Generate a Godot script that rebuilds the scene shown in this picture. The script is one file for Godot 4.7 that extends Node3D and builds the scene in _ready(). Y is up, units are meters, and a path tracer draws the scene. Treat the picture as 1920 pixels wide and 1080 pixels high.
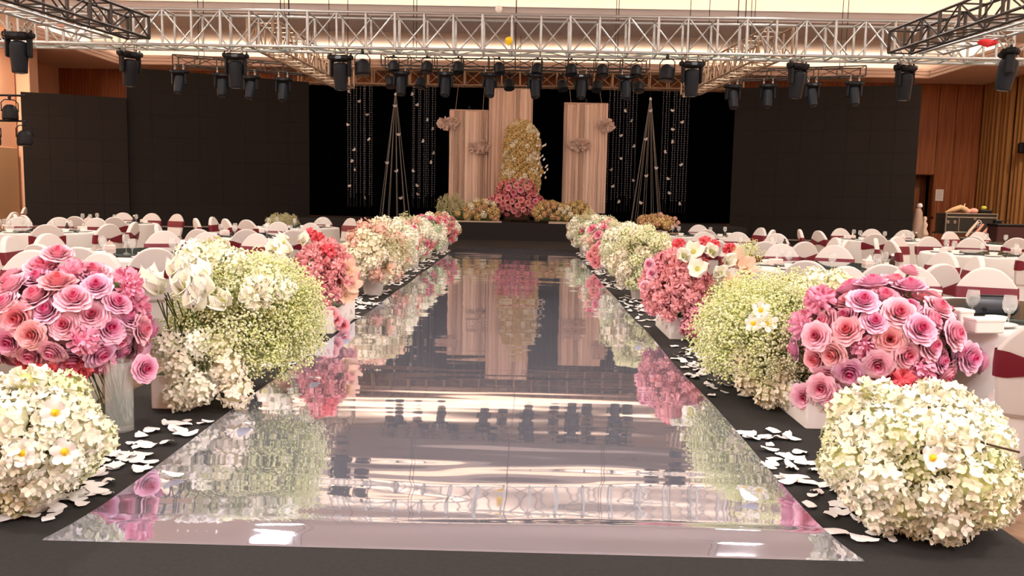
extends Node3D
# A banquet hall dressed for a wedding: mirror aisle between flower arrangements, stage, rigging and covered chairs.
# World: aisle runs along -z, x = 0 is the aisle's centre line, hall floor y = 0, aisle platform top y = 0.2.

const DECK := 0.2
const CEIL_LOW := 5.85
const CEIL_HIGH := 6.7
var M := {}
var used := {}
var cache := {}
var rng := RandomNumberGenerator.new()


class Buf:
	var v := PackedVector3Array()
	var c := PackedColorArray()
	var idx := PackedInt32Array()
	var col := Color(1, 1, 1)
	func pt(p: Vector3, k = null) -> int:
		v.append(p)
		c.append(col if k == null else k)
		return v.size() - 1
	func tri(a: int, b: int, d: int) -> void:
		idx.append(a); idx.append(d); idx.append(b)
	func quad(a: int, b: int, d: int, e: int) -> void:
		tri(a, b, d); tri(a, d, e)
	func face(p: Array) -> void:  # flat polygon, counter-clockwise from outside
		var f := []
		for q in p: f.append(pt(q))
		for k in range(1, f.size() - 1): tri(f[0], f[k], f[k + 1])
	func grid(rows: Array, cols = null, closed := false) -> void:  # rows of points; row direction x column direction points outward
		var at := v.size()
		var n: int = rows[0].size()
		for r in rows.size():
			for k in n:
				pt(rows[r][k], null if cols == null else cols[r][k])
		for r in rows.size() - 1:
			for k in (n if closed else n - 1):
				var k2 := (k + 1) % n
				quad(at + r * n + k, at + r * n + k2, at + (r + 1) * n + k2, at + (r + 1) * n + k)
	func box(o: Vector3, s: Vector3, ch := 0.0, t := Transform3D.IDENTITY) -> void:
		var h := s / 2.0
		ch = minf(ch, minf(h.x, minf(h.y, h.z)) * 0.9)
		if ch <= 0.0:
			for ax in 3:
				for sg in [-1.0, 1.0]:
					var n := Vector3.ZERO; n[ax] = sg
					var u := Vector3.ZERO; u[(ax + 1) % 3] = 1.0
					var w := Vector3.ZERO; w[(ax + 2) % 3] = 1.0
					if sg < 0: var q := u; u = w; w = q
					face([t * (o + (n - u - w) * h), t * (o + (n + u - w) * h), t * (o + (n + u + w) * h), t * (o + (n - u + w) * h)])
			return
		var sg2 := func(a: int, x: float, y: float, z: float) -> Vector3:  # corner point belonging to face axis a
			var e := Vector3(x, y, z)
			var g := Vector3(ch, ch, ch); g[a] = 0.0
			return t * (o + e * (h - g))
		for ax in 3:
			for s1 in [-1.0, 1.0]:
				var pts := []
				for q in [[-1.0, -1.0], [1.0, -1.0], [1.0, 1.0], [-1.0, 1.0]]:
					var e := Vector3.ZERO; e[ax] = s1; e[(ax + 1) % 3] = q[0]; e[(ax + 2) % 3] = q[1]
					pts.append(sg2.call(ax, e.x, e.y, e.z))
				if s1 < 0: pts.reverse()
				face(pts)
		for ax in 3:  # edges along ax
			var b1 := (ax + 1) % 3
			var b2 := (ax + 2) % 3
			for s1 in [-1.0, 1.0]:
				for s2 in [-1.0, 1.0]:
					var lo := Vector3.ZERO; lo[ax] = -1.0; lo[b1] = s1; lo[b2] = s2
					var hi := lo; hi[ax] = 1.0
					var p := [sg2.call(b1, lo.x, lo.y, lo.z), sg2.call(b2, lo.x, lo.y, lo.z), sg2.call(b2, hi.x, hi.y, hi.z), sg2.call(b1, hi.x, hi.y, hi.z)]
					if s1 * s2 > 0: p.reverse()
					face(p)
		for sx in [-1.0, 1.0]:
			for sy in [-1.0, 1.0]:
				for sz in [-1.0, 1.0]:
					var p := [sg2.call(0, sx, sy, sz), sg2.call(1, sx, sy, sz), sg2.call(2, sx, sy, sz)]
					if sx * sy * sz < 0: p.reverse()
					face(p)
	func tube(path: Array, r, seg := 6, caps := true) -> void:
		var rows := []
		var up := Vector3.ZERO
		for k in path.size():
			var d: Vector3 = (path[mini(k + 1, path.size() - 1)] - path[maxi(k - 1, 0)]).normalized()
			if up == Vector3.ZERO: up = Vector3.UP if absf(d.y) < 0.9 else Vector3.RIGHT
			var s := d.cross(up).normalized()
			up = s.cross(d).normalized()
			var rr: float = r[k] if r is Array else r
			var ring := []
			for j in seg:
				var a := TAU * j / seg
				ring.append(path[k] + (s * cos(a) + up * sin(a)) * rr)
			rows.append(ring)
		grid(rows, null, true)
		if caps:
			var a0: Array = rows[0].duplicate(); a0.reverse(); face(a0)
			face(rows[rows.size() - 1].duplicate())
	func lathe(prof: Array, seg := 16, wob := 0.0, waves := 0, o := Vector3.ZERO) -> void:  # profile of Vector2(radius, height), bottom to top for an outer skin
		var rows := []
		for k in prof.size():
			var ring := []
			for j in seg:
				var a := -TAU * j / seg
				var r: float = prof[k].x * (1.0 + (wob * sin(waves * a) * (1.0 - prof[k].y / maxf(prof[prof.size() - 1].y, 0.001)) if waves else 0.0))
				ring.append(o + Vector3(cos(a) * r, prof[k].y, sin(a) * r))
			rows.append(ring)
		grid(rows, null, true)
	func ball(o: Vector3, r: float, seg := 10, rings := 6, sq := Vector3.ONE) -> void:
		var rows := []
		for k in rings + 1:
			var t := PI * k / rings
			var ring := []
			for j in seg:
				var a := -TAU * j / seg
				ring.append(o + Vector3(sin(t) * cos(a), -cos(t), sin(t) * sin(a)) * r * sq)
			rows.append(ring)
		grid(rows, null, true)
	func octa(o: Vector3, r: float) -> void:
		var a := [pt(o + Vector3(r, 0, 0)), pt(o + Vector3(0, 0, r)), pt(o + Vector3(-r, 0, 0)), pt(o + Vector3(0, 0, -r))]
		var t := pt(o + Vector3(0, r, 0)); var b := pt(o - Vector3(0, r, 0))
		for k in 4:
			tri(a[(k + 1) % 4], a[k], t); tri(a[k], a[(k + 1) % 4], b)
	func petal(t: Transform3D, len: float, wid: float, cup: float, curl: float, c0: Color, c1: Color, nu := 4, nv := 4, tip := 0.55, frill := 0.0, ph := 0.0, blunt := 0.0) -> void:
		var rows := []; var cols := []
		for j in nv + 1:
			var vv := float(j) / nv
			var row := []; var cr := []
			var w := lerpf(sin(PI * pow(clampf(vv * 0.93 + 0.05, 0, 1), tip)), pow(vv + 0.02, 0.6), blunt) * wid / 2.0
			for k in nu + 1:
				var u := float(k) / nu * 2.0 - 1.0
				var fr := frill * sin(k * 2.6 + ph) * vv
				row.append(t * Vector3(u * w, vv * len * (1.0 - 0.12 * u * u) + fr * 0.5, cup * u * u * wid * sin(vv * PI * 0.7) + curl * vv * vv * len + fr))
				cr.append(c0.lerp(c1, vv))
			rows.append(row); cols.append(cr)
		grid(rows, cols)
	func mesh(smooth := true, colored := false) -> ArrayMesh:
		var nn := PackedVector3Array()
		nn.resize(v.size())
		for k in range(0, idx.size(), 3):
			var a := v[idx[k]]; var b := v[idx[k + 2]]; var d := v[idx[k + 1]]
			var n := (b - a).cross(d - a)
			nn[idx[k]] += n; nn[idx[k + 1]] += n; nn[idx[k + 2]] += n
		for k in nn.size():
			nn[k] = nn[k].normalized() if nn[k].length_squared() > 1e-24 else Vector3.UP
		var arr := []
		arr.resize(Mesh.ARRAY_MAX)
		arr[Mesh.ARRAY_VERTEX] = v
		arr[Mesh.ARRAY_NORMAL] = nn
		if colored: arr[Mesh.ARRAY_COLOR] = c
		arr[Mesh.ARRAY_INDEX] = idx
		var m := ArrayMesh.new()
		m.add_surface_from_arrays(Mesh.PRIMITIVE_TRIANGLES, arr)
		return m


func hexc(h: String) -> Color:
	return Color(h)

func lin(h: String) -> Color:
	return Color(h).srgb_to_linear()

func mat(key: String, c: String, rough := 0.6, metal := 0.0) -> StandardMaterial3D:
	var m := StandardMaterial3D.new()
	m.albedo_color = Color(c)
	m.roughness = rough
	m.metallic = metal
	m.resource_name = key
	M[key] = m
	return m

func numbered(called: String) -> String:
	var n: int = used.get(called, 0)
	used[called] = n + 1
	return called if n == 0 else "%s_%03d" % [called, n]

func meta(o: Node3D, label: String, category: String, group := "", kind := "") -> void:
	if label: o.set_meta("label", label)
	if category: o.set_meta("category", category)
	if group: o.set_meta("group", group)
	if kind: o.set_meta("kind", kind)

func thing(called: String, label: String, category: String, at := Vector3.ZERO, turn := 0.0, group := "") -> Node3D:
	var o := Node3D.new()
	o.name = numbered(called)
	add_child(o)
	o.position = at
	o.rotation.y = turn
	meta(o, label, category, group)
	return o

func part(called: String, m: Mesh, material: Material, parent: Node3D, t := Transform3D.IDENTITY) -> MeshInstance3D:
	var o := MeshInstance3D.new()
	o.name = called
	o.mesh = m
	o.material_override = material
	o.transform = t
	parent.add_child(o, true)
	return o

func single(called: String, m: Mesh, material: Material, label: String, category: String, t := Transform3D.IDENTITY, group := "") -> MeshInstance3D:
	var o := MeshInstance3D.new()
	o.name = numbered(called)
	o.mesh = m
	o.material_override = material
	o.transform = t
	add_child(o)
	meta(o, label, category, group)
	return o

func struct(called: String, b: Buf, material: Material, smooth := false) -> MeshInstance3D:
	var o := MeshInstance3D.new()
	o.name = called
	o.mesh = b.mesh(smooth)
	o.material_override = material
	add_child(o)
	o.set_meta("kind", "structure")
	return o

func box_mesh(s: Vector3, ch := 0.0, o := Vector3.ZERO) -> ArrayMesh:
	var key := "box%s%s%s" % [s, ch, o]
	if not cache.has(key):
		var b := Buf.new()
		b.box(o, s, ch)
		cache[key] = b.mesh()
	return cache[key]

func bar_mesh(l: float, r: float, seg := 6) -> ArrayMesh:  # along +y from the origin
	var key := "bar%.3f_%.4f_%d" % [l, r, seg]
	if not cache.has(key):
		var b := Buf.new()
		b.tube([Vector3.ZERO, Vector3(0, l, 0)], r, seg)
		cache[key] = b.mesh()
	return cache[key]

func along(a: Vector3, b: Vector3) -> Transform3D:
	var y := (b - a).normalized()
	var x := y.cross(Vector3.BACK if absf(y.z) < 0.9 else Vector3.RIGHT).normalized()
	return Transform3D(Basis(x, y, x.cross(y)), a)

func bar(called: String, a: Vector3, b: Vector3, r: float, material: Material, parent: Node3D, seg := 6) -> MeshInstance3D:
	return part(called, bar_mesh(snappedf(a.distance_to(b), 0.002), r, seg), material, parent, along(a, b))

func aim(dir: Vector3, spin := 0.0) -> Basis:  # +y along dir
	var y := dir.normalized()
	var x := y.cross(Vector3.FORWARD if absf(y.z) < 0.9 else Vector3.RIGHT).normalized()
	return Basis(x, y, x.cross(y)) * Basis(Vector3.UP, spin)

func place(k: int, n: int) -> String:
	if n == 1: return "only one"
	if k == 0: return "leftmost"
	if k == n - 1: return "rightmost"
	if n == 3: return "middle one"
	return ["", "second", "third", "fourth", "fifth", "sixth", "seventh", "eighth", "ninth", "tenth", "eleventh"][k] + " from left"

func noise_tex(freq: float, seed: int, ramp: Array, size := 512, kind := FastNoiseLite.TYPE_SIMPLEX_SMOOTH) -> NoiseTexture2D:
	var n := FastNoiseLite.new()
	n.noise_type = kind
	n.frequency = freq
	n.seed = seed
	n.fractal_octaves = 4
	var t := NoiseTexture2D.new()
	t.width = size
	t.height = size
	t.seamless = true
	t.noise = n
	var g := Gradient.new()
	g.offsets = PackedFloat32Array([0.0, 1.0])
	g.colors = PackedColorArray([Color(ramp[0]), Color(ramp[1])])
	t.color_ramp = g
	return t


func materials() -> void:
	mat("carpet_black", "232220", 0.9)
	M.carpet_black.albedo_texture = noise_tex(0.08, 3, ["b8b4b0", "ffffff"])
	M.carpet_black.uv1_triplanar = true
	M.carpet_black.uv1_world_triplanar = true
	M.carpet_black.uv1_scale = Vector3(0.9, 0.9, 0.9)
	mat("carpet_hall", "ae9276", 0.95)
	M.carpet_hall.albedo_texture = noise_tex(0.02, 4, ["8a7a70", "ffffff"])
	M.carpet_hall.uv1_triplanar = true
	M.carpet_hall.uv1_world_triplanar = true
	M.carpet_hall.uv1_scale = Vector3(0.4, 0.4, 0.4)
	mat("film", "d4d8ea", 0.03, 0.84)
	mat("ceiling_paint", "eee2d8", 0.9)
	mat("moulding_paint", "f2dcd2", 0.8)
	mat("border_paint", "e6d0c6", 0.9)
	mat("beam_shade_paint", "c6c5c8", 0.9)  # grey of the unlit beam, shade put into the paint colour
	mat("wall_paint", "eebc9c", 0.85)
	mat("trim_paint", "d9ae92", 0.7)
	mat("wood", "aa6c40", 0.5)
	M.wood.albedo_texture = noise_tex(0.012, 9, ["b49078", "ffffff"])
	M.wood.uv1_triplanar = true
	M.wood.uv1_world_triplanar = true
	M.wood.uv1_scale = Vector3(1.6, 0.06, 1.6)
	mat("joint", "2e1a10", 0.8)
	mat("dark_gap", "0c0806", 0.9)
	mat("curtain", "a06f3a", 0.8)
	mat("drape", "030306", 1.0)
	M.drape.metallic_specular = 0.1
	mat("screen", "211f1e", 0.8)
	M.screen.metallic_specular = 0.3
	mat("screen_frame", "161413", 0.6)
	mat("stage_black", "141213", 0.8)
	mat("silver", "acaeac", 0.35, 0.75)
	mat("warm_lit_truss", "a38e78", 0.4, 0.6)  # warm light on these trusses put into the tan colour
	mat("dark_truss", "37312d", 0.5, 0.5)
	mat("fixture", "0d0e11", 0.55)
	M.fixture.metallic_specular = 0.35
	mat("fixture_blue", "0f141b", 0.6)
	M.fixture_blue.metallic_specular = 0.35
	mat("lens", "20262c", 0.1, 0.2)
	mat("cable", "141312", 0.7)
	mat("cover", "cfcac5", 0.75)
	M.cover.rim_enabled = true
	M.cover.rim = 0.15
	mat("sash", "6a0b22", 0.45)
	mat("sash_shaded", "43110f", 0.45)  # knot on the chair backs, shade put into its colour
	mat("cloth", "d6d3ce", 0.8)
	mat("porcelain", "f2efe9", 0.2)
	mat("napkin", "f0ddd6", 0.8)
	mat("bottle", "2a1712", 0.15)
	mat("device", "30353b", 0.4)
	mat("red", "d8272d", 0.4)
	mat("yellow", "f0c800", 0.35)
	mat("white_plastic", "e8e2da", 0.4)
	mat("box_white", "e6e1da", 0.5)
	mat("plinth", "b9a493", 0.6)
	mat("stem", "4d5a2c", 0.7)
	mat("twig", "4a3524", 0.8)
	mat("string", "8a857f", 0.6)
	mat("bead", "8c8c94", 0.25, 0.5)
	mat("paper", "e8e4e0", 0.8)
	mat("strip_a", "e2c6b4", 0.7)
	mat("strip_b", "cbae9c", 0.7)
	mat("strip_c", "eed8c6", 0.7)
	mat("strip_d", "b29a8a", 0.7)
	mat("petal_tan_flat", "cfae86", 0.8)
	mat("tulle", "ecd4c8", 0.9)
	M.tulle.backlight_enabled = true
	M.tulle.backlight = Color(0.3, 0.26, 0.24)
	mat("pink_cloth", "e8a596", 0.8)
	mat("lime", "b9bf4a", 0.7)
	mat("case_black", "20221f", 0.5)
	mat("aluminium", "8e877c", 0.4, 0.6)
	mat("door_beige", "c4a27c", 0.7)
	mat("maroon_box", "3a1a1c", 0.7)
	for k in [["petal", "ffffff"], ["petal_cream", "f6ead0"], ["petal_mint", "e6f2e4"], ["petal_blush", "f6dcd2"], ["petal_tan", "e0c2a0"], ["petal_gold", "e9d6a8"]]:
		var m := mat(k[0], k[1], 0.6)
		m.vertex_color_use_as_albedo = true
		m.backlight_enabled = true
		m.backlight = Color(0.28, 0.28, 0.26)
	var glass := mat("glass", "e8f0ee", 0.04)
	glass.albedo_color.a = 0.16
	glass.transparency = BaseMaterial3D.TRANSPARENCY_ALPHA
	var vase := mat("vase_glass", "dde6e0", 0.04)
	vase.albedo_color.a = 0.2
	vase.transparency = BaseMaterial3D.TRANSPARENCY_ALPHA
	var tt := mat("turntable", "4b5a54", 0.06)
	tt.albedo_color.a = 0.75
	tt.transparency = BaseMaterial3D.TRANSPARENCY_ALPHA
	var glow := mat("cove_glow", "fff0d8")
	glow.emission_enabled = true
	glow.emission = Color("ffe0b8")
	glow.emission_energy_multiplier = 2.0
	var panel := mat("unseen_lamp_glow", "ffffff")  # glow of the unseen ceiling lamps
	panel.emission_enabled = true
	panel.emission = Color("fff2e2")
	panel.emission_energy_multiplier = 3.0


func area(called: String, at: Vector3, size: Vector2, towards: Vector3, energy: float, color: Color) -> void:
	var l := AreaLight3D.new()
	l.name = called
	l.area_size = size
	l.light_energy = energy
	l.light_color = color
	l.area_range = 60.0
	l.area_attenuation = 2.0
	l.shadow_enabled = true
	add_child(l)
	l.position = at
	l.basis = Basis.looking_at(towards, Vector3.UP if absf(towards.normalized().y) < 0.9 else Vector3.FORWARD)


func _ready() -> void:
	rng.seed = 20240611
	# camera
	var cam := Camera3D.new()
	cam.name = "camera"
	cam.position = Vector3(0.255, 1.43, 0.0)
	cam.rotation = Vector3(-0.107574, 0.013788, 0.02)
	cam.fov = 38.187
	cam.near = 0.05
	cam.far = 120.0
	add_child(cam)
	cam.current = true
	# surroundings: a closed room, so the sky is black
	var we := WorldEnvironment.new()
	we.name = "surroundings"
	var env := Environment.new()
	env.background_mode = Environment.BG_COLOR
	env.background_color = Color(0, 0, 0)
	env.ambient_light_source = Environment.AMBIENT_SOURCE_BG
	env.tonemap_mode = Environment.TONE_MAPPER_LINEAR
	env.tonemap_exposure = 0.93
	env.sdfgi_enabled = true
	env.ssao_enabled = true
	env.ssil_enabled = true
	we.environment = env
	add_child(we)
	# cove lights: strips in the troughs round the two ceiling coffers, some out of view, shining up
	var warm := Color("ffecd8")
	area("cove_light", Vector3(0, 6.0, -30.4), Vector2(28.0, 0.3), Vector3(0, 1, 0.25), 30.0, warm)
	area("cove_light", Vector3(-14.9, 6.0, -26.6), Vector2(0.3, 6.0), Vector3(0.25, 1, 0), 10.0, warm)
	area("cove_light", Vector3(14.9, 6.0, -26.6), Vector2(0.3, 6.0), Vector3(-0.25, 1, 0), 10.0, warm)
	area("cove_light", Vector3(0, 6.0, -21.75), Vector2(28.0, 0.3), Vector3(0, 0.55, 1), 60.0, warm)
	area("cove_light", Vector3(0, 6.0, -22.75), Vector2(28.0, 0.3), Vector3(0, 0.6, -1), 45.0, warm)  # unseen strip behind the beam, placed to light the far moulding
	area("cove_light", Vector3(-14.9, 6.0, -9.0), Vector2(0.3, 24.0), Vector3(0.8, 1, 0), 37.1, warm)  # side strips of the main coffer, out of view
	area("cove_light", Vector3(14.9, 6.0, -9.0), Vector2(0.3, 24.0), Vector3(-0.8, 1, 0), 37.1, warm)
	area("cove_light", Vector3(0, 6.0, 4.9), Vector2(28.0, 0.3), Vector3(0, 1, -0.8), 37.1, Color("fff0e4"))  # out of view behind the camera, placed to light the main coffer
	# square lamps in the main coffer, out of view, placed to light the hall
	for z in [-15.0, -8.5, -2.0]:
		for x in [-9.5, -4.5, 4.5, 9.5]:
			lamp(Vector3(x, CEIL_HIGH, z), 0.7, 22.0 if z < -3.0 else 30.0, Color("fff6ee"))
	for x in [-9.5, -4.5, 4.5, 9.5]:
		lamp(Vector3(x, CEIL_HIGH, 2.8), 0.7, 44.0, Color("f2f5ff"))  # out of view behind the camera, placed to light surfaces facing it
	for z in [-23.4, -19.4, -14.0]:
		for x in [-15.0, 15.0]:
			lamp(Vector3(x, CEIL_LOW, z), 0.3, 30.0, Color("ffe6cc"))  # out of view on the lowered ceiling, placed to light the side walls
	materials()
	room()
	deck()
	rigging()
	screens()
	stage()
	right_corner()
	tables()
	flowers()
	petals()


var lamp_at := []

func lamp(at: Vector3, s: float, energy: float, color: Color) -> void:  # unseen ceiling lamp with its fitting, out of view
	area("unseen_downlight", at - Vector3(0, 0.06, 0), Vector2(s, s), Vector3.DOWN, energy, color)
	lamp_at.append([at, s])


func room() -> void:
	var b := Buf.new()
	b.box(Vector3(0, -0.15, -12.5), Vector3(34.6, 0.3, 37.6))
	struct("floor", b, M.carpet_hall)
	b = Buf.new()
	b.box(Vector3(0, CEIL_HIGH + 0.15, -12.5), Vector3(34.6, 0.3, 37.6))
	struct("ceiling", b, M.ceiling_paint)
	# lowered ceiling round the coffers, as solid borders, and the beam between the coffers
	b = Buf.new()
	var hm := (CEIL_LOW + CEIL_HIGH) / 2.0
	var hh := CEIL_HIGH - CEIL_LOW
	b.box(Vector3(-16.1, hm, -12.5), Vector3(1.8, hh, 36.99)) ; b.box(Vector3(16.1, hm, -12.5), Vector3(1.8, hh, 36.99))
	b.box(Vector3(0, hm, 5.65), Vector3(30.4, hh, 0.69))
	var bm := Buf.new()
	bm.box(Vector3(0, hm, -22.2), Vector3(30.38, hh, 0.2))
	bm.box(Vector3(0, 5.9, -22.75), Vector3(30.38, 0.1, 0.9))
	bm.box(Vector3(0, 5.9, -21.6), Vector3(30.38, 0.1, 1.0))
	struct("beam", bm, M.beam_shade_paint)
	# trough floors
	for q in [[Vector3(0, 5.9, -30.4), Vector3(30.4, 0.1, 1.19)], [Vector3(0, 5.9, 4.75), Vector3(30.4, 0.1, 1.1)], [Vector3(-14.75, 5.9, -8.5), Vector3(0.9, 0.1, 25.2)], [Vector3(14.75, 5.9, -8.5), Vector3(0.9, 0.1, 25.2)], [Vector3(-14.75, 5.9, -26.5), Vector3(0.9, 0.1, 6.6)], [Vector3(14.75, 5.9, -26.5), Vector3(0.9, 0.1, 6.6)]]:
		b.box(q[0], q[1])
	struct("ceiling_border", b, M.border_paint)
	# painted linings at the back of the light troughs
	b = Buf.new()
	var hl := CEIL_HIGH - 5.96
	for q in [[Vector3(0, 0, -30.93), Vector3(30.3, hl, 0.06)], [Vector3(0, 0, -22.05), Vector3(30.3, hl, 0.05)], [Vector3(0, 0, -22.35), Vector3(30.3, hl, 0.05)], [Vector3(0, 0, 5.25), Vector3(30.3, hl, 0.05)], [Vector3(-15.15, 0, -9), Vector3(0.06, hl, 26.0)], [Vector3(15.15, 0, -9), Vector3(0.06, hl, 26.0)], [Vector3(-15.15, 0, -26.5), Vector3(0.06, hl, 6.6)], [Vector3(15.15, 0, -26.5), Vector3(0.06, hl, 6.6)]]:
		b.box(q[0] + Vector3(0, CEIL_HIGH - hl / 2 - 0.005, 0), q[1])
	struct("ceiling_cove", b, M.ceiling_paint)
	# mouldings: stepped lips round each coffer
	var lip := func(called: String, a: Vector3, c: Vector3, inward: Vector3, steps: int, h: float) -> void:
		var bb := Buf.new()
		var len := a.distance_to(c)
		var mid := (a + c) / 2.0
		var dirn := (c - a).normalized()
		for k in steps:
			var th := h / steps
			var depth := 0.10 + 0.05 * (steps - 1 - k) if inward != Vector3.ZERO else 0.1
			var size := (dirn.abs() * (len + 0.0)) + Vector3(0, th - 0.012, 0) + inward.abs() * depth
			bb.box(mid + Vector3(0, CEIL_LOW + th * (k + 0.5), 0) - inward * (depth / 2.0 - 0.05 * (steps - 1)) , size, 0.012)
			bb.box(mid + Vector3(0, CEIL_LOW + th * (k + 1.0) - 0.006, 0), dirn.abs() * len + Vector3(0, 0.012, 0) + inward.abs() * 0.06)
		struct(called, bb, M.moulding_paint if steps > 1 else M.beam_shade_paint)
	lip.call("trim_1", Vector3(-14.3, 0, -29.85), Vector3(14.3, 0, -29.85), Vector3(0, 0, 1), 3, 0.34)
	lip.call("trim_2", Vector3(-14.3, 0, -29.9), Vector3(-14.3, 0, -23.2), Vector3(1, 0, 0), 3, 0.34)
	lip.call("trim_3", Vector3(14.3, 0, -29.9), Vector3(14.3, 0, -23.2), Vector3(-1, 0, 0), 3, 0.34)
	lip.call("trim_4", Vector3(-14.3, 0, -21.2), Vector3(14.3, 0, -21.2), Vector3(0, 0, 1), 1, 0.28)
	lip.call("trim_9", Vector3(-14.3, 0, -23.2), Vector3(14.3, 0, -23.2), Vector3(0, 0, -1), 1, 0.28)
	lip.call("trim_5", Vector3(-14.3, 0, -21.2), Vector3(-14.3, 0, 4.3), Vector3(1, 0, 0), 3, 0.34)
	lip.call("trim_6", Vector3(14.3, 0, -21.2), Vector3(14.3, 0, 4.3), Vector3(-1, 0, 0), 3, 0.34)
	lip.call("trim_7", Vector3(-14.3, 0, 4.3), Vector3(14.3, 0, 4.3), Vector3(0, 0, -1), 3, 0.34)
	# glowing strips in the troughs, some out of view
	for q in [[Vector3(0, 5.97, -30.4), Vector3(28, 0.03, 0.26)], [Vector3(0, 5.97, -21.75), Vector3(28, 0.03, 0.26)], [Vector3(0, 5.97, -22.75), Vector3(28, 0.03, 0.26)], [Vector3(-14.9, 5.97, -9), Vector3(0.26, 0.03, 24)], [Vector3(14.9, 5.97, -9), Vector3(0.26, 0.03, 24)], [Vector3(-14.9, 5.97, -26.6), Vector3(0.26, 0.03, 6)], [Vector3(14.9, 5.97, -26.6), Vector3(0.26, 0.03, 6)], [Vector3(0, 5.97, 4.9), Vector3(28, 0.03, 0.26)]]:
		var s := single("cove_lamp", box_mesh(q[1], 0.0), M.cove_glow, "", "", Transform3D(Basis.IDENTITY, q[0]))
		s.set_meta("kind", "structure")
	for l in lamp_at:
		var t := thing("unseen_ceiling_lamp", "unseen square ceiling lamp, out of view, lighting the hall", "ceiling lamp", l[0], 0.0, "unseen ceiling lamps")
		t.set_meta("kind", "structure")
		part("glow_panel", box_mesh(Vector3(l[1], 0.02, l[1])), M.unseen_lamp_glow, t, Transform3D(Basis.IDENTITY, Vector3(0, -0.02, 0)))
		var fb := Buf.new()
		for k in 4:
			fb.box(Vector3(0, -0.02, l[1] / 2.0 + 0.025), Vector3(l[1] + 0.1, 0.04, 0.05), 0.008, Transform3D(Basis(Vector3.UP, k * PI / 2), Vector3.ZERO))
		part("frame", fb.mesh(false), M.trim_paint, t)
	# walls
	b = Buf.new(); b.box(Vector3(-17.15, 3.35, -12.5), Vector3(0.3, 6.7, 37.6))
	struct("wall_left_outer", b, M.wall_paint)
	b = Buf.new()
	b.box(Vector3(-16.3, 2.92, -10.0), Vector3(1.4, 5.84, 32.0), 0.01)
	struct("wall_left", b, M.wall_paint)
	b = Buf.new(); b.box(Vector3(-16.0, 2.92, -26.35), Vector3(1.6, 5.84, 0.5), 0.02)
	struct("trim_8", b, M.trim_paint)
	b = Buf.new(); b.box(Vector3(17.15, 3.35, -12.5), Vector3(0.3, 6.7, 37.6))
	struct("wall_right", b, M.wall_paint)
	b = Buf.new(); b.box(Vector3(0, 3.35, 6.15), Vector3(34.6, 6.7, 0.3))
	struct("wall_front", b, M.wall_paint)
	# back wall with a dark doorway on the right
	b = Buf.new()
	b.box(Vector3(-1.35, 3.35, -31.15), Vector3(31.3, 6.7, 0.3))
	b.box(Vector3(14.75, 4.64, -31.15), Vector3(0.9, 4.12, 0.3))
	b.box(Vector3(16.25, 3.35, -31.15), Vector3(2.1, 6.7, 0.3))
	b.box(Vector3(14.75, 1.3, -32.1), Vector3(1.4, 2.6, 0.1))
	var wb := struct("wall_back", b, M.wood)
	for x in [[13.0, 1.26, 0.0], [14.62, 1.12, 2.6], [15.52, 0.62, 0.0], [16.28, 0.86, 0.0], [-14.85, 1.2, 0.0], [-13.6, 1.25, 0.0], [-12.3, 1.25, 0.0], [-11.0, 1.25, 0.0]]:
		part("wall_panel", box_mesh(Vector3(x[1], 5.8 - x[2], 0.04), 0.008), M.wood, wb, Transform3D(Basis.IDENTITY, Vector3(x[0], (5.8 + x[2]) / 2.0, -30.98)))
	b = Buf.new(); b.box(Vector3(14.55, 1.3, -31.7), Vector3(0.5, 2.58, 0.05), 0.01)  # near-black leaf stands in for the dark opening
	struct("door_1", b, M.dark_gap)
	# beige double door in the left wall
	var d := thing("door_2", "beige door panel in the left wall near the screens", "door", Vector3(-15.57, 0, -24.6))
	d.set_meta("kind", "structure")
	part("door_leaf", box_mesh(Vector3(0.06, 2.66, 1.3), 0.01), M.door_beige, d, Transform3D(Basis.IDENTITY, Vector3(0, 1.33, -0.66)))
	part("door_leaf", box_mesh(Vector3(0.06, 2.66, 1.3), 0.01), M.door_beige, d, Transform3D(Basis.IDENTITY, Vector3(0, 1.33, 0.66)))
	part("door_handle", box_mesh(Vector3(0.05, 0.3, 0.03), 0.01), M.aluminium, d, Transform3D(Basis.IDENTITY, Vector3(0.05, 1.05, -0.1)))
	b = Buf.new(); b.box(Vector3(-15.58, 0.07, -10.0), Vector3(0.04, 0.14, 31.9), 0.01)
	struct("baseboard_left", b, M.joint)
	for k in 2:  # two small round ceiling fittings
		var v := single("round_ceiling_fitting", lathe_mesh("detector", [Vector2(0.0, -0.08), Vector2(0.05, -0.08), Vector2(0.09, -0.04), Vector2(0.1, 0.0)], 14), M.fixture if k == 0 else M.white_plastic, ["dark round ceiling fitting above the left wall", "small pale ceiling fitting over the right curtains"][k], "ceiling fitting", Transform3D(Basis.IDENTITY, [Vector3(-15.35, 5.85, -25.0), Vector3(15.6, 5.85, -27.5)][k]))


func lathe_mesh(key: String, prof: Array, seg := 16) -> ArrayMesh:
	if not cache.has(key):
		var b := Buf.new()
		b.lathe(prof, seg)
		cache[key] = b.mesh()
	return cache[key]


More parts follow.
